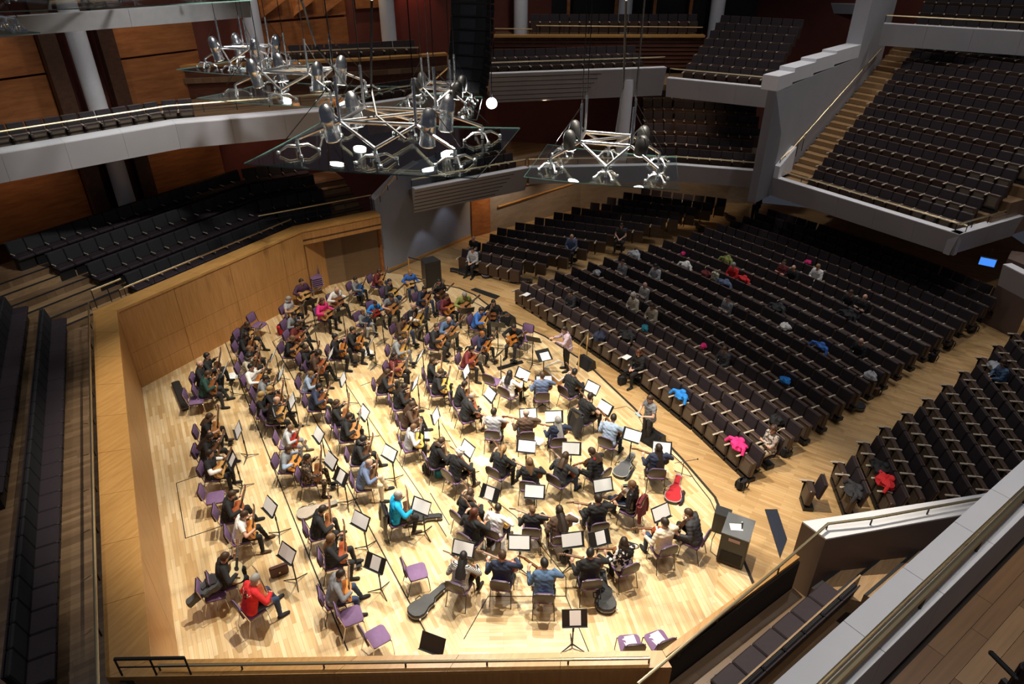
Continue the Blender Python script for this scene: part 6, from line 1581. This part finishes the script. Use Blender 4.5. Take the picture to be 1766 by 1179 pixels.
# ------------------------------------------------------------------ listeners in the stalls and what they left on the seats
AU = [(828,405,'a0','black','black','bald','grey','bald man with folded arms at the left stalls wall','short'),(977,412,'a1','slate','black','bald','grey','bald man in blue-grey shirt in the left stalls','long'),(1106,402,'a1','charcoal','black','long','black','woman with papers at the aisle of left stalls','short'),
(790,448,'a1','palegrey','black','short','black','man in grey reading before the left stalls','long'),(1069,452,'a0','grey','black','short','dark','man with dark scarf at the centre stalls edge','long'),(1144,458,'a1','palegrey','black','bob','black','bowed person in pale sleeves near the white coat','long'),
(1118,497,'a0','*stripe','black','bald','grey','bald man in striped sweater','long'),(1097,513,'a1','cream','tan','curly','white','white-haired person in pale pink','long'),(1119,525,'a1','beige','olive','bob','brown','woman in beige below the striped sweater','long'),
(982,506,'a1','charcoal','black','short','dark','bowed dark-haired person near the front left corner','long'),(1252,524,'a0','grey','black','short','dark','man in grey amid the centre stalls','long'),(1244,598,'a1','charcoal','black','pony','brown','woman in charcoal with a pink bag beside her','long'),
(1077,606,'a1','black','black','bob','auburn','woman in black reading in the front row','long'),(1250,462,'a1','red','black','short','grey','person in red with purple hat','long'),(1363,468,'a1','black','black','bald','grey','bald man in black in the upper centre stalls','long'),(1346,466,'a0','maroon','black','short','dark','slim person beside the bald man in black','long'),
(1413,472,'a1','white','black','short','fair','person in white in the upper centre stalls','long'),(1474,522,'a0','black','black','bald','fair','bald man in black beside a dark-haired companion','long'),(1461,518,'a1','black','black','short','brown','dark-haired companion of the bald man','long'),
(1491,598,'a1','black','black','bald','black','man in black bowed near the right end','long'),(1337,742,'a0','*floral','tan','curly','brown','woman in floral cardigan by the pink jacket','long'),(1727,636,'a1','denim','black','bob','dark','woman in blue in the right stalls','long')]
for hx_, hy_, pose, sh, tr, ha, hc, who, sl in AU:
    lab = OCCMAP[(hx_, hy_)]; loc, rz = SEATPOS[lab]
    # keep the listener under his pixel along the row, inside the seat
    person('seated ' + who, place((loc.x, loc.y, loc.z), rz), pose, sh, tr, ha, hc, sl)
    if lab in SEATOBJ:
        for c in SEATOBJ[lab].children:
            if c.name.startswith('seat'): c.data = seat_down
for hx_, hy_, who in ((1308, 330, 'man in dark suit standing at the rear of the left aisle'),):
    P = get_pose('s1'); hw = U(hx_, hy_, 1.9); rz = math.radians(215) - math.pi / 2
    loc = hw - Matrix.Rotation(rz, 3, 'Z') @ P.head.translation; loc.z = .2
    person(who, place(loc, rz), 's1', 'black', 'black', 'short', 'dark')
def on_seat(x, y, z=.78):
    p = U(x, y, z); best = min(((Vector((v[0].x, v[0].y)) - Vector((p.x, p.y))).length, k) for k, v in SEATPOS.items() if 'stalls' in k)
    loc, rz = SEATPOS[best[1]]; return place(loc, rz) @ Matrix.Translation((0, .0, .78))
IT = [(1155, 685, 'brightblue', 'bright blue waterproof jacket on a front-row seat', (.24, .16, .15)), (1302, 763, 'pink', 'vivid pink jacket on the second row', (.26, .2, .15)), (1524, 836, 'red', 'red jacket on the right stalls', (.26, .22, .15)), (1516, 812, 'black', 'black coat behind the red jacket', (.26, .22, .15)),
      (1494, 868, 'charcoal', 'dark jacket at the front corner of right stalls', (.28, .22, .14)), (1238, 455, 'olive', 'olive coat hanging over a seat in the centre stalls', (.22, .16, .2)), (1253, 486, 'slate', 'blue-grey garment spread over seats', (.3, .14, .1)), (1283, 484, 'red', 'red and blue garment over a seat back', (.26, .12, .1)),
      (1183, 462, 'white', 'white-edged coat over a centre stalls seat', (.24, .14, .16)), (1095, 447, 'palegrey', 'pale grey puffer jacket by the aisle', (.26, .2, .18)), (1363, 567, 'white', 'white bundle on a centre stalls seat', (.2, .16, .14)), (1416, 603, 'blue', 'blue garment lying over seats', (.28, .12, .09)),
      (1357, 655, 'brightblue', 'blue and white bundle near the right aisle', (.18, .14, .12)), (1037, 578, 'navy', 'navy rucksack-like bundle on the front row', (.2, .2, .2)), (1098, 566, 'teal', 'turquoise bag on a centre seat', (.13, .1, .15)), (1040, 470, 'palegrey', 'small colourful bag on the edge seat', (.16, .14, .14)),
      (1700, 632, 'palegrey', 'pale grey bundle in the right stalls', (.24, .18, .16)), (1395, 462, 'pink', 'pink and green bag left of the person in white', (.14, .12, .1)), (1221, 597, 'pink', 'pink bag beside the woman in charcoal', (.1, .1, .12)), (1185, 436, 'pink', 'small pink flower-like bag in the centre stalls', (.1, .1, .1)),
      (1450, 545, 'black', 'black coat over the back of a seat near the couple', (.3, .2, .16)), (1335, 535, 'charcoal', 'dark coat heaped in the middle of centre stalls', (.28, .2, .16)), (1508, 655, 'palegrey', 'grey and white bag near the right aisle', (.2, .16, .16)), (1075, 585, 'black', 'black coat beside the reading woman', (.26, .2, .18)), (1215, 480, 'maroon', 'plum coat left of the patterned bag', (.26, .16, .14)), (1325, 720, 'black', 'black bag in the third row of centre stalls', (.2, .18, .18))]
for k, (x, y, col, lab, r) in enumerate(IT):
    bag = 'bag' in lab or 'bundle' in lab
    jacket(lab, on_seat(x, y), col, 40 + k, r, 'bag' if bag else 'jacket', not bag, 'bag' if bag else 'jacket')
t = thing('tote_bag', 'pale patterned tote bag standing on a centre stalls seat', 'bag', on_seat(1228, 490) @ Matrix.Translation((0, .05, -.05)))
ob('body', MB().cbox((0, 0, .15), (.34, .14, .34), .03).mesh('body', printed('tote_print', (.62, .60, .50), (.22, .24, .14), 12)), t)
for s in (-1, 1): ob('handle', MB().tube([(-.08, s * .05, .31), (-.06, s * .05, .42), (.06, s * .05, .42), (.08, s * .05, .31)], .01, 6).mesh('handle', cloth('tan')), t)
for x, y, rz, lab, c in ((1634, 600, .4, 'black rucksack on the right aisle floor', 'black'), (1606, 622, 1.2, 'smaller black bag on the right aisle floor', 'black'), (1507, 682, .2, 'dark brown bag on the right aisle floor', 'brown'), (1277, 842, .6, 'black bag against the front-row end seat', 'black'), (1352, 785, .9, 'black shoulder bag on the floor by the floral cardigan', 'black'), (1675, 573, .2, 'dark bag at the far end of right aisle', 'black'), (1072, 662, .3, 'dark handbag at the feet of the reading woman', 'black')):
    backpack(lab, place(U(x, y, -.12), rz), c, .9)
for x, y, lab in ((922, 500, 'white papers on a front-row seat of centre stalls'), (1075, 622, 'white booklet of the reading woman in black')):
    ob('loose_papers', MB().box((0, .1, .0), (.21, .3, .008), .2).mesh('loose_papers', m_paper), None, on_seat(x, y) , label=lab, category='papers')
